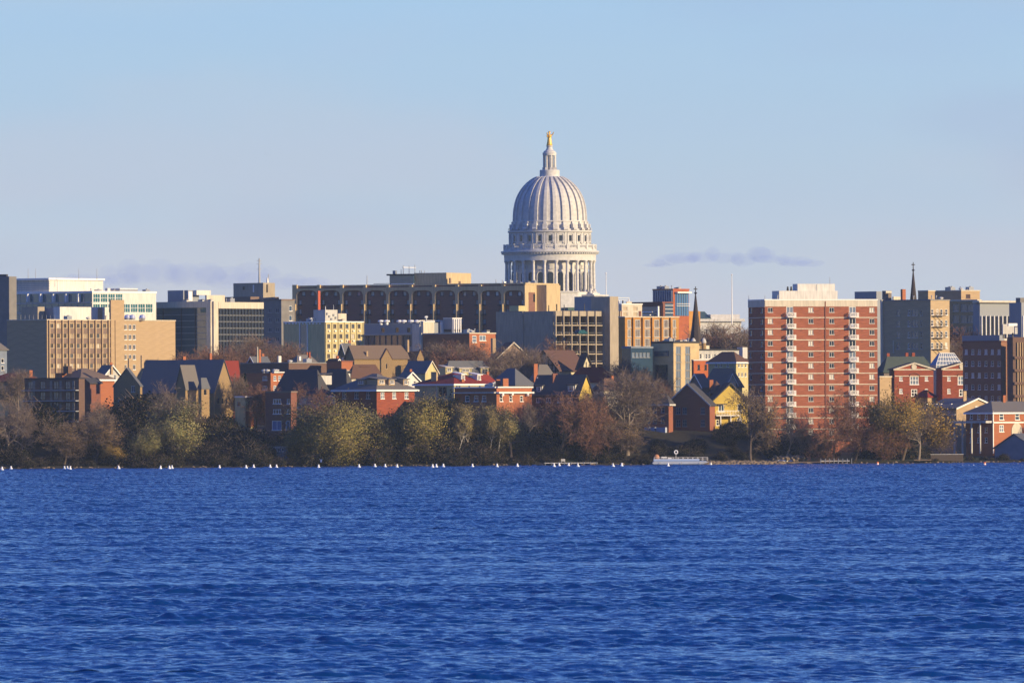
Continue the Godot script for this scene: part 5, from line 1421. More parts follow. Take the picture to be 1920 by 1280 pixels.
	b.blk("chimney", 239, 241, 247, 672, 700, 14, "tan_brick"); b.blk("chimney", 390, 393, 397, 662, 690, 12, "orange_brick"); b.blk("chimney", 340, 343, 348, 668, 690, 14, "orange_brick"); b.blk("chimney", 263, 265, 269, 666, 690, 20, "tan_brick")
	b = bld("red_gable_house", "red tiled roof peeping out beside the sunlit stone gable", "house", 420, 424, 446, 697, 2560, 30, "red_brick", "red_brick")
	b.pitched("gx", 676, "red_tile")
	b = bld("brick_hip_house", "brick house with brown hip roof and white eave beside the stone mansion", "house", 100, 150, 214, 709, 2545, 45, "orange_brick", "orange_brick")
	b.pitched("hip", 690, "brown_roof_pale", "white_trim", 0.5)
	b.blk("chimney", 117, 127, 134, 686, 700, 0.8, "brown_brick"); b.blk("chimney", 103, 116, 124, 699, 712, 0.8, "orange_brick"); b.blk("chimney", 205, 208, 211, 686, 702, 0, "tan_brick")
	w = wing(b, "cross_gable", 150, 168, 188, 716, 2538, 45, "dark_brick", "dark_brick")
	w.pitched("gx", 708, "dark_roof")
	b = bld("red_tile_house", "low house with orange red tile roof at the left frame edge", "house", -30, 40, 82, 712, 2565, 48, "pale_yellow", "pale_yellow")
	b.pitched("hip", 699, "red_tile", "", 0.8)
	b.blk("chimney", 53, 54.5, 60, 694, 712, 2, "orange_brick")
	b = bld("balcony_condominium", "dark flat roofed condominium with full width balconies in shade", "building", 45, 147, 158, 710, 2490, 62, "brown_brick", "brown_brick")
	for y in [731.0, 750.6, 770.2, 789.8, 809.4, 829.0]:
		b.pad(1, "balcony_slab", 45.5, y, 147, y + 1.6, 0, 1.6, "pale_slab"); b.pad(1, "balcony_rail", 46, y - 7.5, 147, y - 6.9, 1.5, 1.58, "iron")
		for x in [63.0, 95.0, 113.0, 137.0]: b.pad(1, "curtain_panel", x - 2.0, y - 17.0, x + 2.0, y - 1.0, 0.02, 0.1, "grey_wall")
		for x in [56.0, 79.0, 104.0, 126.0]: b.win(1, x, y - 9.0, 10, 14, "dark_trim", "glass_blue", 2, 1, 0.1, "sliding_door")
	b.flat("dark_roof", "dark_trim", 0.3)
	b = bld("blue_boathouse", "low blue boathouse with white rail at the water below brick flats", "boathouse", 508, 537, 540, 838, 2476, 55, "blue_siding", "blue_siding")
	b.grid(1, [515.0, 522.0, 529.0], [843.0], 5, 6, "white_trim", "glass_blue", 1, 1, 0.1)
	b.flat("dark_roof", "pale_paint", 0.2)
	b = bld("blue_frame_house", "blue sided house at the left frame edge below the dark slab", "house", -40, -6, 12, 652, 2700, 40, "blue_siding", "blue_siding")
	b.grid(0, [4.0], [676.0, 690.0], 5, 8, "white_trim", "glass_dark", 1, 1, 0.1)
	b.pitched("hip", 640, "grey_shingle")

func small_roofs() -> void:
	for q in [["white_hip_cottage", "white walled cottage with grey hip roof behind the brown parapet block", 538, 556, 600, 683, 665, 2645, "hip", "white", "grey_shingle"], ["dark_gable_cottage", "dark roofed cottage behind the brick walk-up", 462, 480, 508, 685, 668, 2645, "gx", "orange_brick", "slate"], ["steep_gable_cottage", "steep slate gable beside the stone hall", 634, 650, 663, 668, 643, 2700, "gx", "limestone", "slate"], ["cream_bungalow", "cream bungalow with brown roof beneath the large bare tree", 1112, 1132, 1168, 727, 709, 2560, "hip", "cream", "brown_shingle"], ["brick_bungalow", "brick bungalow with grey roof right of the cream bungalow", 1172, 1190, 1222, 722, 706, 2585, "gz", "orange_brick", "grey_shingle"], ["pale_cottage", "pale cottage with white verge between dormer house and red roof", 742, 757, 786, 712, 697, 2560, "gz", "white", "grey_shingle"], ["tan_cottage", "tan cottage with red roof above the white cornice house", 884, 900, 932, 716, 702, 2550, "hip", "tan_brick", "red_tile"], ["brown_cottage", "brown shingle cottage left of the stone hall", 604, 620, 648, 690, 672, 2640, "gz", "tudor_cream", "brown_shingle"], ["grey_cottage", "grey cottage behind the hip roof brick house", 180, 196, 222, 700, 684, 2600, "gz", "pale_paint", "grey_shingle"]]:
		var b := bld(q[0], q[1], "house", q[2], q[3], q[4], q[5], q[7], 42, q[9], q[9])
		var m: float = (q[3] + q[4]) / 2.0
		b.grid(0, [m - 7.0, m + 6.0], [q[5] + 6.0, q[5] + 22.0], 5, 8, "white_trim", "", 1, 2, 0.12)
		b.grid(1, [(q[2] + q[3]) / 2.0], [q[5] + 6.0, q[5] + 22.0], 4, 8, "white_trim", "", 1, 2, 0.12)
		b.pitched(q[8], q[6], q[10], "white_trim" if q[8] != "hip" else "")
		b.blk("chimney", m - 4.0, m - 3.0, m + 1.0, q[6] - 5.0, q[6] + 8.0, 3.0, "orange_brick")

func twin(b: Bd, pk: float) -> void:
	b.pad(0, "band", pk - 36.0, 691.5, pk + 36.0, 694, 0, 0.15, "cream"); b.pad(0, "band", pk - 36.0, 704, pk + 36.0, 705.6, 0, 0.15, "cream")
	b.win(0, pk + 1.0, 713.0, 17, 16, "white_trim", "glass_pale", 3, 2, 0.2); b.grid(0, [pk - 24.0, pk + 24.0], [709.5, 733.0], 6, 9, "white_trim", "glass_pale", 2, 2, 0.15); b.win(0, pk + 1.0, 736.0, 12, 13, "white_trim", "glass_dark", 2, 2, 0.2)
	b.pitched("gz", 679.5, "brown_shingle", "cream", 0.4)
	var ro := MB.new()
	ro.tube(Vector3(0, 0, 0), Vector3(0, 0, 0.2), 0.75, 0.75, 14)
	for q in 14: ro.tri(Vector3(0, 0, 0.2), Vector3(cos(TAU * q / 14.0), sin(TAU * q / 14.0), 0.2 / 0.75) * 0.75, Vector3(cos(TAU * (q + 1) / 14.0), sin(TAU * (q + 1) / 14.0), 0.2 / 0.75) * 0.75)
	var o := obj("round_window", ro.mesh(), M["cream"], b.node)
	o.position = Vector3(b.wr / 2, b.h + 0.45, 0.02)
	var ah := MB.new()
	for q in 10:
		var p0 := PI * q / 10.0
		var p1 := PI * (q + 1) / 10.0
		ah.tube(Vector3(cos(p0) * 1.5, sin(p0) * 0.8, 0), Vector3(cos(p1) * 1.5, sin(p1) * 0.8, 0), 0.14, 0.14, 5)
	var ao := obj("window_arch", ah.mesh(), M["dark_brick"], b.node)
	ao.position = Vector3(b.fu(0, pk + 1.0, 705), b.fv(0, pk + 1.0, 705.5), 0.1)

# ---------- trees
func limb(mb: MB, twigs: Array, p: Vector3, dir: Vector3, len: float, r: float, level: int, most: int, o: Dictionary, g: RandomNumberGenerator) -> void:
	var q := p
	var dd := dir
	var n := 3 if level < 2 else 2
	for i in n:
		var nd: Vector3 = (dd + Vector3(g.randfn(), g.randfn(), g.randfn()) * o.wob + Vector3.UP * o.lift).normalized()
		var e: Vector3 = q + nd * len / n
		mb.tube(q, e, r * (1.0 - 0.22 * i), r * (1.0 - 0.22 * (i + 1)), 6 if level == 0 else 4 if level < 3 else 3)
		q = e
		dd = nd
		if level < most and (level > 0 or i > 0):
			for k in (o.kids - 1 if level == 0 or level >= o.get("thin", 2) else o.kids):
				var side := dd.cross(Vector3(g.randfn(), g.randfn(), g.randfn())).normalized()
				var nd2: Vector3 = (dd * o.fwd + side * o.out).normalized()
				limb(mb, twigs, q, nd2, len * g.randf_range(0.55, 0.8) * (o.first if level == 0 else 1.0), r * (0.62 - 0.12 * i), level + 1, most, o, g)
	if level >= most - 1: twigs.append([q, dd, len])
	if level == most: twigs.append([p.lerp(q, 0.5), dd, len])

func leaf(mb: MB, p: Vector3, s: float, g: RandomNumberGenerator, mid := Vector3.ZERO) -> void:
	var a := Vector3(g.randfn(), g.randfn(), g.randfn()).normalized()
	var b := a.cross(Vector3(g.randfn(), g.randfn(), g.randfn())).normalized() * s * 0.62
	var n := ((p - mid).normalized() + Vector3(g.randfn(), g.randfn(), g.randfn()) * 0.3).normalized()
	a *= s
	if a.cross(b).dot(n) < 0.0: b = -b
	# corners wound so that the leaf's face and its shading agree
	mb.tri_n(p - a, p + b, p + a, n, n, n)
	mb.tri_n(p - a, p + a, p - b, n, n, n)

func tree_proto(kind: String, variant: int) -> Node3D:
	# every kind stands about 14 m high at its base point
	var g := RandomNumberGenerator.new()
	g.seed = hash(kind) + variant * 101
	var t := Node3D.new()
	t.name = kind
	var wood := MB.new()
	var twigs := []
	var o := {"wob": 0.16, "lift": 0.03, "kids": 3, "fwd": 0.75, "out": 0.75, "first": 0.85}
	var bark := "bark"
	var most := 4
	match kind:
		"willow_tree": o.merge({"out": 0.9, "fwd": 0.65, "first": 1.0, "thin": 9}, true); most = 3
		"golden_tree", "olive_tree": o.merge({"out": 0.85, "thin": 9}, true); most = 3
		"brown_tree": o.merge({"out": 0.85}, true); most = 4
		"bare_tree": o.merge({"wob": 0.2}, true); bark = "pale_bark"
		"russet_bare_tree": o.merge({"wob": 0.2, "out": 0.7}, true)
		"birch_tree": o.merge({"thin": 9, "out": 0.6, "fwd": 0.9, "first": 0.6}, true); most = 3; bark = "birch_bark"
		"shrub": o.merge({"thin": 9, "out": 1.0, "fwd": 0.5}, true); most = 2
	if kind == "conifer_tree":
		wood.tube(Vector3.ZERO, Vector3(0, 13, 0), 0.3, 0.03, 6)
		var cr_ := MB.new()
		for i in 46:
			var y := lerpf(1.5, 13.4, i / 46.0)
			var rr := (14.0 - y) * 0.27 * g.randf_range(0.7, 1.15)
			for k in 9:
				var a := g.randf() * TAU
				var e := Vector3(cos(a) * rr, -rr * 0.28, sin(a) * rr)
				for m in 16:
					cr_.col = Color(0.020, 0.034, 0.018) * g.randf_range(0.7, 1.3)
					leaf(cr_, Vector3(0, y, 0) + e * pow(g.randf(), 0.6) + Vector3(g.randfn(), g.randfn(), g.randfn()) * 0.15, 0.2, g)
		obj("trunk", wood.mesh(), M["bark"], t)
		obj("crown", cr_.mesh(null, true), M["leaf"], t)
		return t
	if kind == "shrub":
		for k in 5: limb(wood, twigs, Vector3(g.randfn() * 0.4, -0.3, g.randfn() * 0.4), Vector3(g.randfn() * 0.5, 1, g.randfn() * 0.5).normalized(), 1.5, 0.05, 1, 3, o, g)
	elif kind == "willow_tree" or kind == "olive_tree":
		limb(wood, twigs, Vector3(0, -0.5, 0), Vector3(0.05, 1, 0), 4.2, 0.42, 0, most, o, g)
		limb(wood, twigs, Vector3(0, 1.4, 0), Vector3(g.randfn() * 0.4, 1, g.randfn() * 0.4).normalized(), 3.8, 0.3, 0, most, o, g)
	elif kind == "bare_tree":
		limb(wood, twigs, Vector3(0, -0.5, 0), Vector3(0.02, 1, 0), 6.0, 0.36, 0, most, o, g)
	else:
		limb(wood, twigs, Vector3(0, -0.5, 0), Vector3(g.randfn() * 0.06, 1, 0), 5.4 if kind != "birch_tree" else 7.5, 0.3 if kind != "birch_tree" else 0.2, 0, most, o, g)
	var crown := MB.new()
	var spread := {"willow_tree": [32, 0.58, 0.10, [Color(0.252, 0.216, 0.065), Color(0.309, 0.243, 0.079), Color(0.140, 0.135, 0.047)]], "olive_tree": [25, 0.58, 0.10, [Color(0.252, 0.243, 0.103), Color(0.178, 0.187, 0.079), Color(0.309, 0.252, 0.103)]], "golden_tree": [34, 0.62, 0.105, [Color(0.393, 0.243, 0.052), Color(0.309, 0.205, 0.052), Color(0.187, 0.150, 0.047)]], "brown_tree": [3, 0.45, 0.12, [Color(0.209, 0.130, 0.058), Color(0.245, 0.166, 0.065), Color(0.130, 0.086, 0.043)]], "birch_tree": [12, 0.5, 0.13, [Color(0.309, 0.243, 0.094), Color(0.243, 0.205, 0.085)]], "shrub": [9, 0.4, 0.13, [Color(0.014, 0.018, 0.010), Color(0.024, 0.022, 0.012), Color(0.013, 0.016, 0.011)]], "bare_tree": [0, 0.3, 0.1, [Color(0.120, 0.085, 0.060)]], "russet_bare_tree": [1, 0.4, 0.13, [Color(0.140, 0.065, 0.035), Color(0.110, 0.060, 0.035)]]}  # shrub leaves are darkened so their colour holds the bank's shade
	var sp: Array = spread[kind]
	var mid_y := 0.0
	for w in twigs: mid_y += w[0].y / twigs.size()
	for w in twigs:
		var p: Vector3 = w[0]
		for k in 2 if kind.contains("bare") else 2 if kind == "brown_tree" else 1:   # fine twigs
			var nd: Vector3 = (w[1] + Vector3(g.randfn(), g.randfn() + 0.25, g.randfn()) * 0.6).normalized()
			crown.col = Color(0.20, 0.15, 0.115) if kind != "russet_bare_tree" else Color(0.22, 0.12, 0.08)
			var q := p + nd * g.randf_range(0.5, 1.1)
			crown.tube(p, q, 0.026, 0.012, 3)
			if kind.contains("bare"):
				for m in 1: crown.tube(p.lerp(q, g.randf_range(0.3, 0.9)), q + Vector3(g.randfn(), g.randfn(), g.randfn()) * 0.4, 0.017, 0.009, 3)
		for k in int(sp[0]):
			if kind == "brown_tree" and g.randf() < 0.25: continue
			crown.col = sp[3][g.randi() % sp[3].size()] * g.randf_range(0.8, 1.15)
			var off := Vector3(g.randfn(), g.randfn(), g.randfn()) * float(sp[1])
			if kind == "willow_tree": off.y -= absf(g.randfn()) * 0.9
			leaf(crown, p + off, float(sp[2]) * g.randf_range(0.7, 1.3), g, Vector3(p.x * 0.5, mid_y, p.z * 0.5))
	# scale the whole to 14 m high (shrubs to 3 m)
	var hi := 0.1
	for q in wood.v: hi = maxf(hi, q.y)
	var f: float = (3.0 if kind == "shrub" else 13.6) / hi
	for a in [wood, crown]:
		for i in a.v.size(): a.v[i] = a.v[i] * f
	obj("trunk", wood.mesh(), M[bark], t)
	obj("crown", crown.mesh(null, true), M["leaf"], t)
	return t

func tree(kind: String, variant: int, label: String, where: Vector3, height: float, wide := 1.0, turn := 0.0, grp := "") -> void:
	var key := "%s %d" % [kind, variant]
	if not forest.has(key): forest[key] = tree_proto(kind, variant)
	var t: Node3D = forest[key].duplicate()
	t.name = numbered(kind)
	add_child(t)
	t.position = where
	t.rotation.y = turn
	var s := height / 14.0
	t.scale = Vector3(s * wide, s, s * wide)
	tag(t, label, "tree", grp)

func tree_px(kind: String, variant: int, label: String, px: float, ytop: float, s: float, wide := 1.0, turn := 0.0, grp := "") -> void:
	var p := ground_at(px, s)
	var top := at(px, ytop, -p.z)
	tree(kind, variant, label, p, maxf(top.y - p.y, 2.0), wide, turn, grp)

func trees() -> void:
	# the shore, left to right
	tree_px("bare_tree", 0, "tall bare tree with forked pale trunk at the left frame edge", 6, 728, 10, 0.85, 0.4)
	tree_px("brown_tree", 0, "russet thinly leaved tree in front of the dark condominium", 118, 782, 7, 1.25, 0.3)
	tree_px("brown_tree", 1, "brown yellow spreading tree beside the dark condominium", 176, 770, 8, 1.3, 1.1)
	tree_px("bare_tree", 1, "bare twiggy tree between condominium and stone mansion", 178, 742, 26, 1.0, 2.0)
	tree_px("golden_tree", 1, "small orange bush tree low on the bank near the water", 208, 832, 5, 1.3, 0.2)
	tree_px("olive_tree", 0, "pale olive leafed tree below the stone gable", 312, 752, 7, 1.1, 0.9)
	tree_px("olive_tree", 1, "smaller olive tree left of the pale olive one", 268, 800, 6, 1.2, 2.4)
	tree_px("bare_tree", 0, "bare grey tree in front of the stone mansion", 345, 712, 24, 0.9, 2.2)
	tree_px("bare_tree", 2, "slim bare tree against the sunlit stone gable", 443, 700, 44, 0.5, 0.2)
	tree_px("conifer_tree", 0, "dark conifer beside the sunlit stone gable", 458, 696, 52, 0.95, 0.0)
	tree_px("russet_bare_tree", 0, "russet bare tree by the yellow pavilion", 478, 718, 40, 0.8, 0.7)
	tree_px("russet_bare_tree", 1, "russet bare tree in front of the dormer house", 556, 716, 30, 1.0, 1.9)
	tree_px("willow_tree", 0, "broad yellow green willow with russet edge left of the big willow", 612, 738, 9, 1.15, 0.5)
	tree_px("willow_tree", 1, "smaller willow leaning over the bank below the porch house", 560, 790, 8, 1.2, 1.5)
	tree_px("willow_tree", 1, "big round yellow green willow below the three dormer house", 768, 734, 9, 1.12, 2.6)
	tree_px("olive_tree", 1, "dull olive tree in the shade between the two willows", 700, 765, 14, 1.1, 0.8)
	for i in 6: tree_px("birch_tree", i % 2, "white stemmed birch in the row below the white cornice house", 853.0 + 15.4 * i + (i % 3) * 1.5, 752.0 + (i * 5 % 7), 10.0 + (i * 3 % 5), 0.75, i * 1.3, "row of birches")
	tree_px("olive_tree", 0, "dark olive tree at the right end of the birch row", 958, 762, 12, 1.0, 3.0)
	tree_px("bare_tree", 1, "bare tree behind the olive tree by the yellow gable", 985, 745, 24, 0.9, 1.0)
	tree_px("russet_bare_tree", 0, "reddish bare tree with leaning pale trunk below the yellow gable", 1047, 733, 8, 0.95, 1.4)
	tree_px("brown_tree", 1, "small yellow leaved tree against the yellow gable", 1090, 752, 22, 0.8, 2.2)
	tree_px("bare_tree", 2, "large spreading bare tree with several pale stems", 1176, 690, 14, 1.15, 0.3)
	tree_px("bare_tree", 0, "bare tree leaning behind the large spreading one", 1130, 716, 22, 1.2, 1.1)
	tree_px("brown_tree", 0, "low yellow brown tree beneath the large bare tree", 1160, 780, 9, 1.5, 0.6)
	tree_px("brown_tree", 0, "upright brown tree with clean trunk in front of the yellow house", 1408, 722, 5, 0.85, 1.9)
	tree_px("bare_tree", 1, "thin young bare tree before the brick tower", 1474, 745, 14, 0.65, 0.9)
	tree_px("russet_bare_tree", 1, "slender bare tree with leaning trunk in front of the brick tower", 1562, 728, 8, 0.9, 0.3)
	tree_px("russet_bare_tree", 0, "dense russet thicket tree right of the leaning trunk", 1602, 786, 9, 1.5, 1.2)
	tree_px("golden_tree", 0, "golden autumn tree in front of the red gables", 1690, 722, 9, 1.15, 2.0)
	tree_px("bare_tree", 2, "bare tree standing just right of the golden tree", 1722, 760, 6, 1.2, 1.2)
	tree_px("brown_tree", 1, "low brown tree between golden tree and lake houses", 1762, 800, 12, 1.2, 0.2)
	# behind the houses
	var back := {
		"bare brown tree in the thicket below the slate grey office": [[415, 648, 190], [445, 632, 260], [470, 626, 270], [500, 632, 240], [520, 640, 265], [545, 640, 280], [400, 655, 210]],
		"bare tree against the wall of the cream clinic": [[660, 655, 230]],
		"bare brown tree in the thicket below the orange brick shop": [[812, 640, 210], [835, 636, 200], [858, 640, 215], [884, 640, 200], [905, 650, 180]],
		"pale bare tree in front of the tan gabled hall": [[943, 640, 130], [968, 646, 130]],
		"bare tree rising beside the parking structure's blank wall": [[1010, 632, 230]],
		"bare russet tree below the dark glass annex": [[1145, 668, 120], [1176, 676, 110], [1222, 690, 105]],
		"bare tree in front of the capitol wing": [[1320, 610, 250], [1342, 603, 270], [1362, 606, 260], [1385, 604, 270], [1395, 618, 240]],
		"bare tree below the dark glass office": [[1770, 612, 262], [1788, 622, 250]],
		"bare tree behind the white cornice house": [[905, 700, 90]],
		"bare tree beside the dark gabled mansion": [[1240, 715, 60], [1262, 722, 52]],
		"bare tree beside the red tile house": [[30, 690, 90]],
		"bare tree in the stone mansion's yard": [[370, 700, 60], [395, 705, 50]]}
	var nth := 0
	for label in back:
		for q in back[label]:
			tree_px("russet_bare_tree" if nth % 3 == 0 else "bare_tree", nth % 2 if nth % 3 == 0 else nth % 3, label, q[0], q[1], q[2], 1.15, nth * 0.9, "bare trees among the roofs")
			nth += 1
	# undergrowth in a dense belt along the bank: nobody could count it; its dark colours stand in for shade
	for v in 2:
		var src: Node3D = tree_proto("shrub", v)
		var g := RandomNumberGenerator.new()
		g.seed = 400 + v
		for part in 2:
			var mm := MultiMesh.new()
			mm.transform_format = MultiMesh.TRANSFORM_3D
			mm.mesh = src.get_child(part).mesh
			var where := []
			var gg := RandomNumberGenerator.new()
			gg.seed = 900 + v
			while where.size() < 480:
				var px := gg.randf_range(-60.0, 2000.0)
				var s := gg.randf_range(1.0, 44.0)
				var lawn := px > 1425.0 and px < 1735.0
				if lawn and (s < 30.0 or gg.randf() < 0.6): continue
				if px > 1052.0 and px < 1090.0 and s < 10.0: continue
				if px > 1315.0 and px <= 1425.0 and (s < 8.0 or gg.randf() < 0.65): continue
				if px < 105.0 and s < 26.0 and gg.randf() < 0.7: continue
				if px > 1195.0 and px < 1340.0 and (s > 26.0 or gg.randf() < 0.1): continue
				if px > 1735.0 and (s < 3.0 or s > 9.0 or gg.randf() < 0.4): continue
				if px > 432.0 and px < 515.0 and s > 22.0: continue
				var k := gg.randf_range(0.4, 1.1) * (1.0 + 0.5 * sin(px * 0.031) + 0.35 * sin(px * 0.083 + 1.0)) * lerpf(0.8, 1.5, s / 44.0) * (0.45 if px > 1195.0 and px < 1340.0 or px > 1735.0 else 1.0)
				where.append(Transform3D(Basis(Vector3.UP, gg.randf() * TAU).scaled(Vector3(k * 1.2, k, k * 1.2)), ground_at(px, s)))
			mm.instance_count = where.size()
			for i in where.size(): mm.set_instance_transform(i, where[i])
			var o := MultiMeshInstance3D.new()
			o.name = numbered("undergrowth")
			o.multimesh = mm
			o.material_override = M["shaded_bark"] if part == 0 else M["leaf"]
			o.set_meta("kind", "stuff")
			tag(o, "dark tangled undergrowth covering the bank with shade put into its colours", "undergrowth")
			add_child(o)
		src.free()
	# the wooded shore goes on to the right, outside the frame, and its trees shade the brick tower's foot
	for m in 30:
		var x := 158.0 + (m * 29 % 60)
		var z := -2529.0 - (m * 17 % 62)
		tree("olive_tree" if m % 3 else "willow_tree", m % 2, "leafy tree on the wooded shore beyond the right frame edge", Vector3(x, terr(x, z), z), 14.0 + (m * 13 % 4), 1.15, m * 0.7, "trees on the wooded shore")

# ---------- the water's edge
func edge() -> void:
	var wy := func(px: float, py: float) -> Vector3:   # a spot on the water
		var l := lvl(px, py)
		return Vector3(l.x * EYE / l.y, 0.0, -F * EYE / l.y)
	var bell := MB.new()
	bell.lathe([Vector2(0.05, -0.25), Vector2(0.34, -0.12), Vector2(0.42, 0.08), Vector2(0.40, 0.28), Vector2(0.26, 0.48), Vector2(0.17, 0.62), Vector2(0.16, 0.74), Vector2(0.22, 0.80), Vector2(0.20, 0.92), Vector2(0.0, 0.97)], 12)
	var bm := bell.mesh()
	var eye_ := MB.new()
	eye_.lathe([Vector2(0.42, 0.06), Vector2(0.43, 0.1), Vector2(0.43, 0.2), Vector2(0.42, 0.24)], 12)
	var em := eye_.mesh()
	for q in [[3, 882], [20, 881], [120, 881], [125.5, 881], [130.5, 881], [222, 880], [300, 880], [317, 880], [322, 879.5], [411, 879], [461, 879], [475, 878], [506, 878], [518, 878], [597, 878], [673, 877.5], [703, 876.5], [722, 877], [744, 877.5], [811, 877.5], [818, 877], [831, 876.5], [886, 876.5], [932, 876.5], [970, 876], [1039, 876], [1049, 875], [1066, 875], [1084, 876], [1150, 876], [1166, 875], [1253, 875.5]]:
		var o := thing("mooring_buoy", "white bell shaped mooring buoy floating off the wooded bank", "buoy", wy.call(q[0], q[1]) + Vector3(0, 0.02, 0), rng.randf() * TAU, "white mooring buoys along the shore")
		obj("float", bm, M["buoy_white"], o); obj("band", em, M["blue_paint_and_shade"], o)
		o.rotation.z = rng.randf_range(-0.14, 0.14)
	var can := MB.new()
	can.lathe([Vector2(0.28, -0.4), Vector2(0.3, 0.75), Vector2(0.26, 0.85), Vector2(0.0, 0.9)], 12)
	var stripe := MB.new()
	stripe.lathe([Vector2(0.305, 0.3), Vector2(0.306, 0.55)], 12)
	for q in [[1646, 872.6, "orange can buoy floating off the lawn"], [1847, 873.2, "orange can buoy floating off the lake houses"], [1333, 873.2, "pale can buoy floating at the rocky point"]]:
		var o := thing("can_buoy", q[2], "buoy", wy.call(q[0], q[1]))
		obj("float", can.mesh(), M["orange_plastic"] if q[0] != 1333 else M["cream"], o); obj("stripe", stripe.mesh(), M["buoy_white"], o)
	var ball := MB.new()
	ball.lathe([Vector2(0, -0.2), Vector2(0.17, -0.1), Vector2(0.2, 0.05), Vector2(0.13, 0.18), Vector2(0, 0.22)], 10)
	for px in [1660.0, 1675.0, 1697.0, 1754.0, 1759.5, 1762.0, 1805.5, 1817.5, 1823.0, 1826.5, 1889.5, 1893.5]:
		var o := thing("ball_float", "small white ball float off the sandy landing", "float", wy.call(px, 871.5 + fmod(px, 3.0) * 0.4), 0.0, "small white floats")
		obj("ball", ball.mesh(), M["buoy_white"] if px != 1697.0 else M["orange_plastic"], o)
	# long white pier on thin posts
	pier("long narrow white pier on thin posts below the reddish bare tree", 1020.0, 1129.0, 867.5, 2.0, 1.2, 9, true)
	pier("short white pier with tall thin posts off the lawn", 1538.0, 1604.0, 863.5, 1.6, 1.3, 8, false)
	var qw := ground_at(1777.0, 4.0)
	var qa := at(1746.0, 852.0, -qw.z)
	var qb := at(1807.0, 852.0, -qw.z)
	var qt := thing("quay_wall", "low dark timber quay wall with a pale coping before the lake houses", "wall", Vector3(qa.x, -0.6, qw.z))
	for i in 22:
		var pl := MB.new()
		pl.box(Vector3((qb.x - qa.x) * i / 22.0, 0, -6.0), Vector3((qb.x - qa.x) * (i + 0.94) / 22.0, qa.y + 0.5 + 0.03 * (i % 3), 0.02 * (i % 2)))
		obj("plank", pl.mesh(), M["bark"], qt)
	var cp2 := MB.new()
	cp2.box(Vector3(-0.1, qa.y + 0.57, -0.5), Vector3(qb.x - qa.x + 0.1, qa.y + 0.72, 0.15))
	obj("coping", cp2.mesh(), M["pale_paint"], qt)
	# boat on its lift, whitish hull coloured blue to stand for shade
	var p: Vector3 = wy.call(1277.0, 872.0)
	var k := -p.z / F
	var t := thing("pontoon_boat", "pontoon boat in painted bluish shade with white rails laid up by the rocky point", "boat", p + Vector3(0, 0.55, 0), deg_to_rad(4.0))
	var hull := MB.new()
	for z in [-0.85, 0.85]:
		hull.tube(Vector3(-52 * k, 0, z), Vector3(40 * k, 0, z), 0.42, 0.42, 10); hull.tube(Vector3(40 * k, 0, z), Vector3(51 * k, 0.25, z), 0.42, 0.06, 10); hull.tube(Vector3(-52 * k, 0, z), Vector3(-54 * k, 0, z), 0.42, 0.1, 10)
	obj("pontoon", hull.mesh(), M["pale_awning"], t)  # whitish pontoons given the pale blue of shade
	var deck := MB.new()
	deck.box(Vector3(-52 * k, 0.42, -1.25), Vector3(47 * k, 0.58, 1.25)); deck.box(Vector3(-52 * k, 0.6, 1.2), Vector3(34 * k, 1.0, 1.25))
	obj("deck", deck.mesh(), M["blue_paint_and_shade"], t)
	var rail := MB.new()
	for z in [-1.2, 1.2]:
		for y in [1.05, 1.42]: rail.tube(Vector3(-51 * k, y, z), Vector3(50 * k, y, z), 0.035, 0.035, 5)
		for i in 12: rail.tube(Vector3(lerpf(-51.0, 50.0, i / 11.0) * k, 0.58, z), Vector3(lerpf(-51.0, 50.0, i / 11.0) * k, 1.42, z), 0.04, 0.04, 5)
	obj("rail", rail.mesh(), M["white_trim"], t)
	var ring := MB.new()
	for i in 16: ring.tube(Vector3(cos(TAU * i / 16.0) * 0.42, 2.75 + sin(TAU * i / 16.0) * 0.42, 1.3), Vector3(cos(TAU * (i + 1) / 16.0) * 0.42, 2.75 + sin(TAU * (i + 1) / 16.0) * 0.42, 1.3), 0.15, 0.15, 6)
	ring.tube(Vector3(0, 0.6, 1.2), Vector3(0, 2.4, 1.2), 0.05, 0.05, 5)
	var ro := obj("life_ring", ring.mesh(), M["buoy_white"], t)
	ro.position.x = -10 * k
	var seat := MB.new()
	seat.box(Vector3(-37 * k, 1.25, -0.9), Vector3(-27 * k, 1.6, 0.9)); seat.box(Vector3(-24 * k, 0.58, -0.6), Vector3(-18 * k, 1.35, 0.7))
	obj("seat", seat.mesh(), M["white_trim"], t)
	var cov := MB.new()
	cov.lathe([Vector2(0.75, 0), Vector2(0.82, 0.5), Vector2(0.6, 1.0), Vector2(0.25, 1.25), Vector2(0, 1.3)], 9)
	var co := obj("canvas_cover", cov.mesh(), M["tan_canvas"], t)
	co.position = Vector3(-46 * k, 0.95, 0)
	var lift := MB.new()
	for x in [-40.0, 0.0, 35.0]:
		for z in [-1.5, 1.5]: lift.tube(Vector3(x * k, -1.6, z), Vector3(x * k, 0.3, z), 0.06, 0.06, 5)
		lift.tube(Vector3(x * k, -0.42, -1.5), Vector3(x * k, -0.42, 1.5), 0.06, 0.06, 5)
	obj("boat_lift", lift.mesh(), M["grey_metal"], t)
	# broken stone along the point
	var st := MB.new()
	st.lathe([Vector2(0, -0.4), Vector2(0.6, -0.25), Vector2(0.75, 0.05), Vector2(0.5, 0.38), Vector2(0, 0.45)], 6)
	for i in st.v.size(): st.v[i] += Vector3(sin(st.v[i].y * 9.0), cos(st.v[i].x * 7.0), sin(st.v[i].z * 8.0)) * 0.1
	var mm := MultiMesh.new()
	mm.transform_format = MultiMesh.TRANSFORM_3D
	mm.mesh = st.mesh()
	mm.instance_count = 900
	var g := RandomNumberGenerator.new()
	g.seed = 31
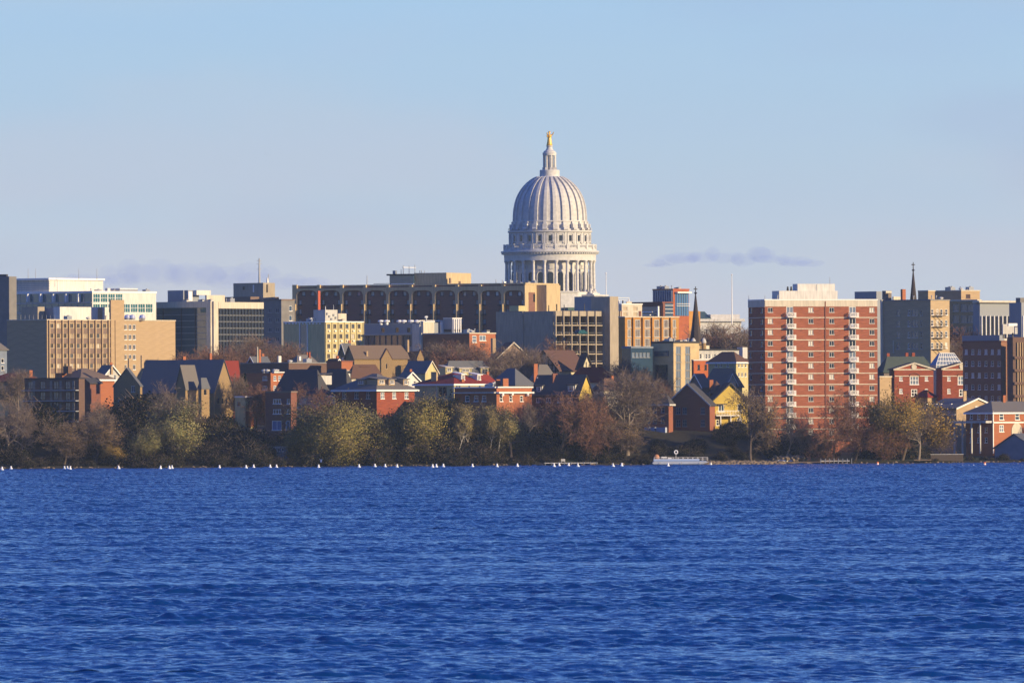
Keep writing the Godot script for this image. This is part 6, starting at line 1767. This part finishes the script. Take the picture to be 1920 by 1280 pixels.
	for i in 900:
		var px := g.randf_range(1305.0, 1470.0) if i < 620 else g.randf_range(-40.0, 1960.0)
		var s := g.randf_range(-1.0, 4.0) if i < 620 else g.randf_range(-0.6, 1.4)
		if i > 520 and i < 620:
			px = 1478.0 + g.randfn() * 14.0
			s = 10.0 + g.randfn() * 2.0
		var kk := g.randf_range(0.25, 0.8) if i < 620 else g.randf_range(0.2, 0.5)
		var q := ground_at(px, s)
		if i > 520 and i < 620: q.y += g.randf_range(0.0, 1.2)
		q.y = maxf(q.y, -0.1)
		mm.set_instance_transform(i, Transform3D(Basis(Vector3(g.randfn(), g.randfn(), g.randfn()).normalized(), g.randf() * TAU).scaled(Vector3(kk * 1.3, kk, kk)), q))
	var ro2 := MultiMeshInstance3D.new()
	ro2.name = "shore_stones"
	ro2.multimesh = mm
	ro2.material_override = M["stone"]
	ro2.set_meta("kind", "stuff")
	tag(ro2, "tumbled tan stones along the water's edge", "stones")
	add_child(ro2)
	# canoes on the grass, a gull over the water, a far bird
	for q in [[1468.0, 6.5, "white upturned dinghy on the grass by the stone heap"], [1486.0, 7.0, "white upturned dinghy on the grass right of the young tree"]]:
		var c := MB.new()
		for i in 8:
			var a0 := -1.3 + 2.6 * i / 8.0
			var a1 := -1.3 + 2.6 * (i + 1) / 8.0
			var w0 := 0.5 * (1.0 - pow(a0 / 1.35, 2.0))
			var w1 := 0.5 * (1.0 - pow(a1 / 1.35, 2.0))
			c.quad(Vector3(a0, 0, w0), Vector3(a0, 0.35, w0 * 0.3), Vector3(a1, 0.35, w1 * 0.3), Vector3(a1, 0, w1)); c.quad(Vector3(a0, 0.35, w0 * 0.3), Vector3(a0, 0.35, -w0 * 0.3), Vector3(a1, 0.35, -w1 * 0.3), Vector3(a1, 0.35, w1 * 0.3)); c.quad(Vector3(a0, 0.35, -w0 * 0.3), Vector3(a0, 0, -w0), Vector3(a1, 0, -w1), Vector3(a1, 0.35, -w1 * 0.3))
		var o := obj("dinghy", c.mesh(), M["buoy_white"])
		o.position = ground_at(q[0], q[1]) + Vector3(0, 0.08, 0)
		o.rotation.y = 0.2
		tag(o, q[2], "boat", "dinghies on the grass")
	bird("white gull flying low in front of the dark bank", at(601.5, 866.0, 2380.0), 1.0, 0.95, "buoy_white")
	bird("tiny dark bird gliding alone in the open sky", at(498.5, 289.5, 3900.0), 1.3, 0.12, "iron")
	# teal car on a parking deck
	var cp := at(1089.5, 628.0, 2838.0)
	var car := thing("parked_car", "teal car parked on an open deck of the parking structure", "car", cp, deg_to_rad(50.0))
	var body := MB.new()
	body.box(Vector3(-2.1, 0.35, -0.85), Vector3(2.1, 0.95, 0.85)); body.slab(Vector3(-1.3, 1.45, 0.7), Vector3(-1.3, 1.45, -0.7), Vector3(0.8, 1.45, -0.7), Vector3(0.8, 1.45, 0.7), 0.06)
	for z in [-0.78, 0.78]: body.quad(Vector3(-1.9, 0.95, z), Vector3(-1.3, 1.42, z * 0.9), Vector3(0.8, 1.42, z * 0.9), Vector3(1.5, 0.95, z))
	obj("body", body.mesh(), M["teal_paint"], car)
	var gla := MB.new()
	gla.quad(Vector3(-1.9, 0.95, -0.78), Vector3(-1.3, 1.42, -0.7), Vector3(-1.3, 1.42, 0.7), Vector3(-1.9, 0.95, 0.78)); gla.quad(Vector3(1.5, 0.95, -0.78), Vector3(0.8, 1.42, -0.7), Vector3(0.8, 1.42, 0.7), Vector3(1.5, 0.95, 0.78))
	obj("windscreen", gla.mesh(), M["glass_dark"], car)
	for x in [-1.3, 1.3]:
		for z in [-0.8, 0.8]:
			var wh := MB.new()
			wh.tube(Vector3(x, 0.33, z - 0.1), Vector3(x, 0.33, z + 0.1), 0.33, 0.33, 12)
			obj("wheel", wh.mesh(), M["dark_trim"], car)

func bird(label: String, where: Vector3, wing_: float, up: float, m: String) -> void:
	var t := thing("gull" if up > 0.5 else "bird", label, "bird", where, 0.9 if up > 0.5 else 0.2)
	var b := MB.new()
	b.tube(Vector3(0, 0, -0.3), Vector3(0, 0.03, 0.05), 0.02, 0.1, 8); b.tube(Vector3(0, 0.03, 0.05), Vector3(0, 0.08, 0.28), 0.1, 0.06, 8); b.tube(Vector3(0, 0.08, 0.28), Vector3(0, 0.07, 0.4), 0.05, 0.0, 6)
	obj("body", b.mesh(), M[m], t)
	for e in [-1.0, 1.0]:
		var w := MB.new()
		var a := Vector3(0.06 * e, 0.05, 0.0)
		var q := a + Vector3(0.5 * e * (1.0 - up * 0.6), 0.5 * up + 0.05, 0.05) * wing_
		var z := q + Vector3(0.35 * e * (1.0 - up * 0.3), 0.2 * up - 0.03, -0.12) * wing_
		w.slab(a + Vector3(0, 0, 0.12), q + Vector3(0, 0, 0.1), q - Vector3(0, 0, 0.1), a - Vector3(0, 0, 0.14), 0.02); w.slab(q + Vector3(0, 0, 0.1), z, z - Vector3(0, 0, 0.04), q - Vector3(0, 0, 0.1), 0.02)
		obj("wing", w.mesh(), M[m], t)

func pier(label: String, px0: float, px1: float, py: float, s: float, w: float, n: int, bench: bool) -> void:
	var d := shore((px0 + px1) / 2) - s
	var a := at(px0, py, d)
	var b := at(px1, py, d)
	b.y = a.y
	var t := thing("pier", label, "pier", Vector3(a.x, 0, -d))
	var l := b.x - a.x
	for i in int(l / 1.5):
		var mb := MB.new()
		mb.box(Vector3(1.5 * i, a.y - 0.12, -w / 2), Vector3(1.5 * i + 1.44, a.y, w / 2))
		obj("deck_panel", mb.mesh(), M["white_trim"], t)
	for i in n:
		var x := l * (i + 0.2) / n
		var mb := MB.new()
		for z in [-w / 2 - 0.06, w / 2 + 0.06]: mb.tube(Vector3(x, -2.0, z), Vector3(x, a.y + (0.15 if bench else 0.55), z), 0.05, 0.05, 6)
		obj("post", mb.mesh(), M["grey_metal"], t)
	if bench:
		var c := MB.new()
		c.box(Vector3(-0.5, 0.35, -0.2), Vector3(0.5, 0.43, 0.25)); c.box(Vector3(-0.5, 0.43, -0.25), Vector3(0.5, 0.95, -0.18))
		for x in [-0.45, 0.38]: c.box(Vector3(x, 0, -0.2), Vector3(x + 0.07, 0.35, 0.2))
		var q := thing("bench", "small grey bench standing on the long white pier", "bench", Vector3(at(1056.0, py, d).x, a.y, -d))
		obj("frame", c.mesh(), M["pale_paint"], q)

func _ready() -> void:
	rng.seed = 4711
	camera_and_light()
	materials()
	extra_materials()
	house_materials()
	flat_mat("tan_canvas", 0.42, 0.20, 0.10, 0.8)
	land()
	lake()
	clouds()
	capitol()
	city()
	houses()
	small_roofs()
	trees()
	edge()
	for k in forest: forest[k].free()
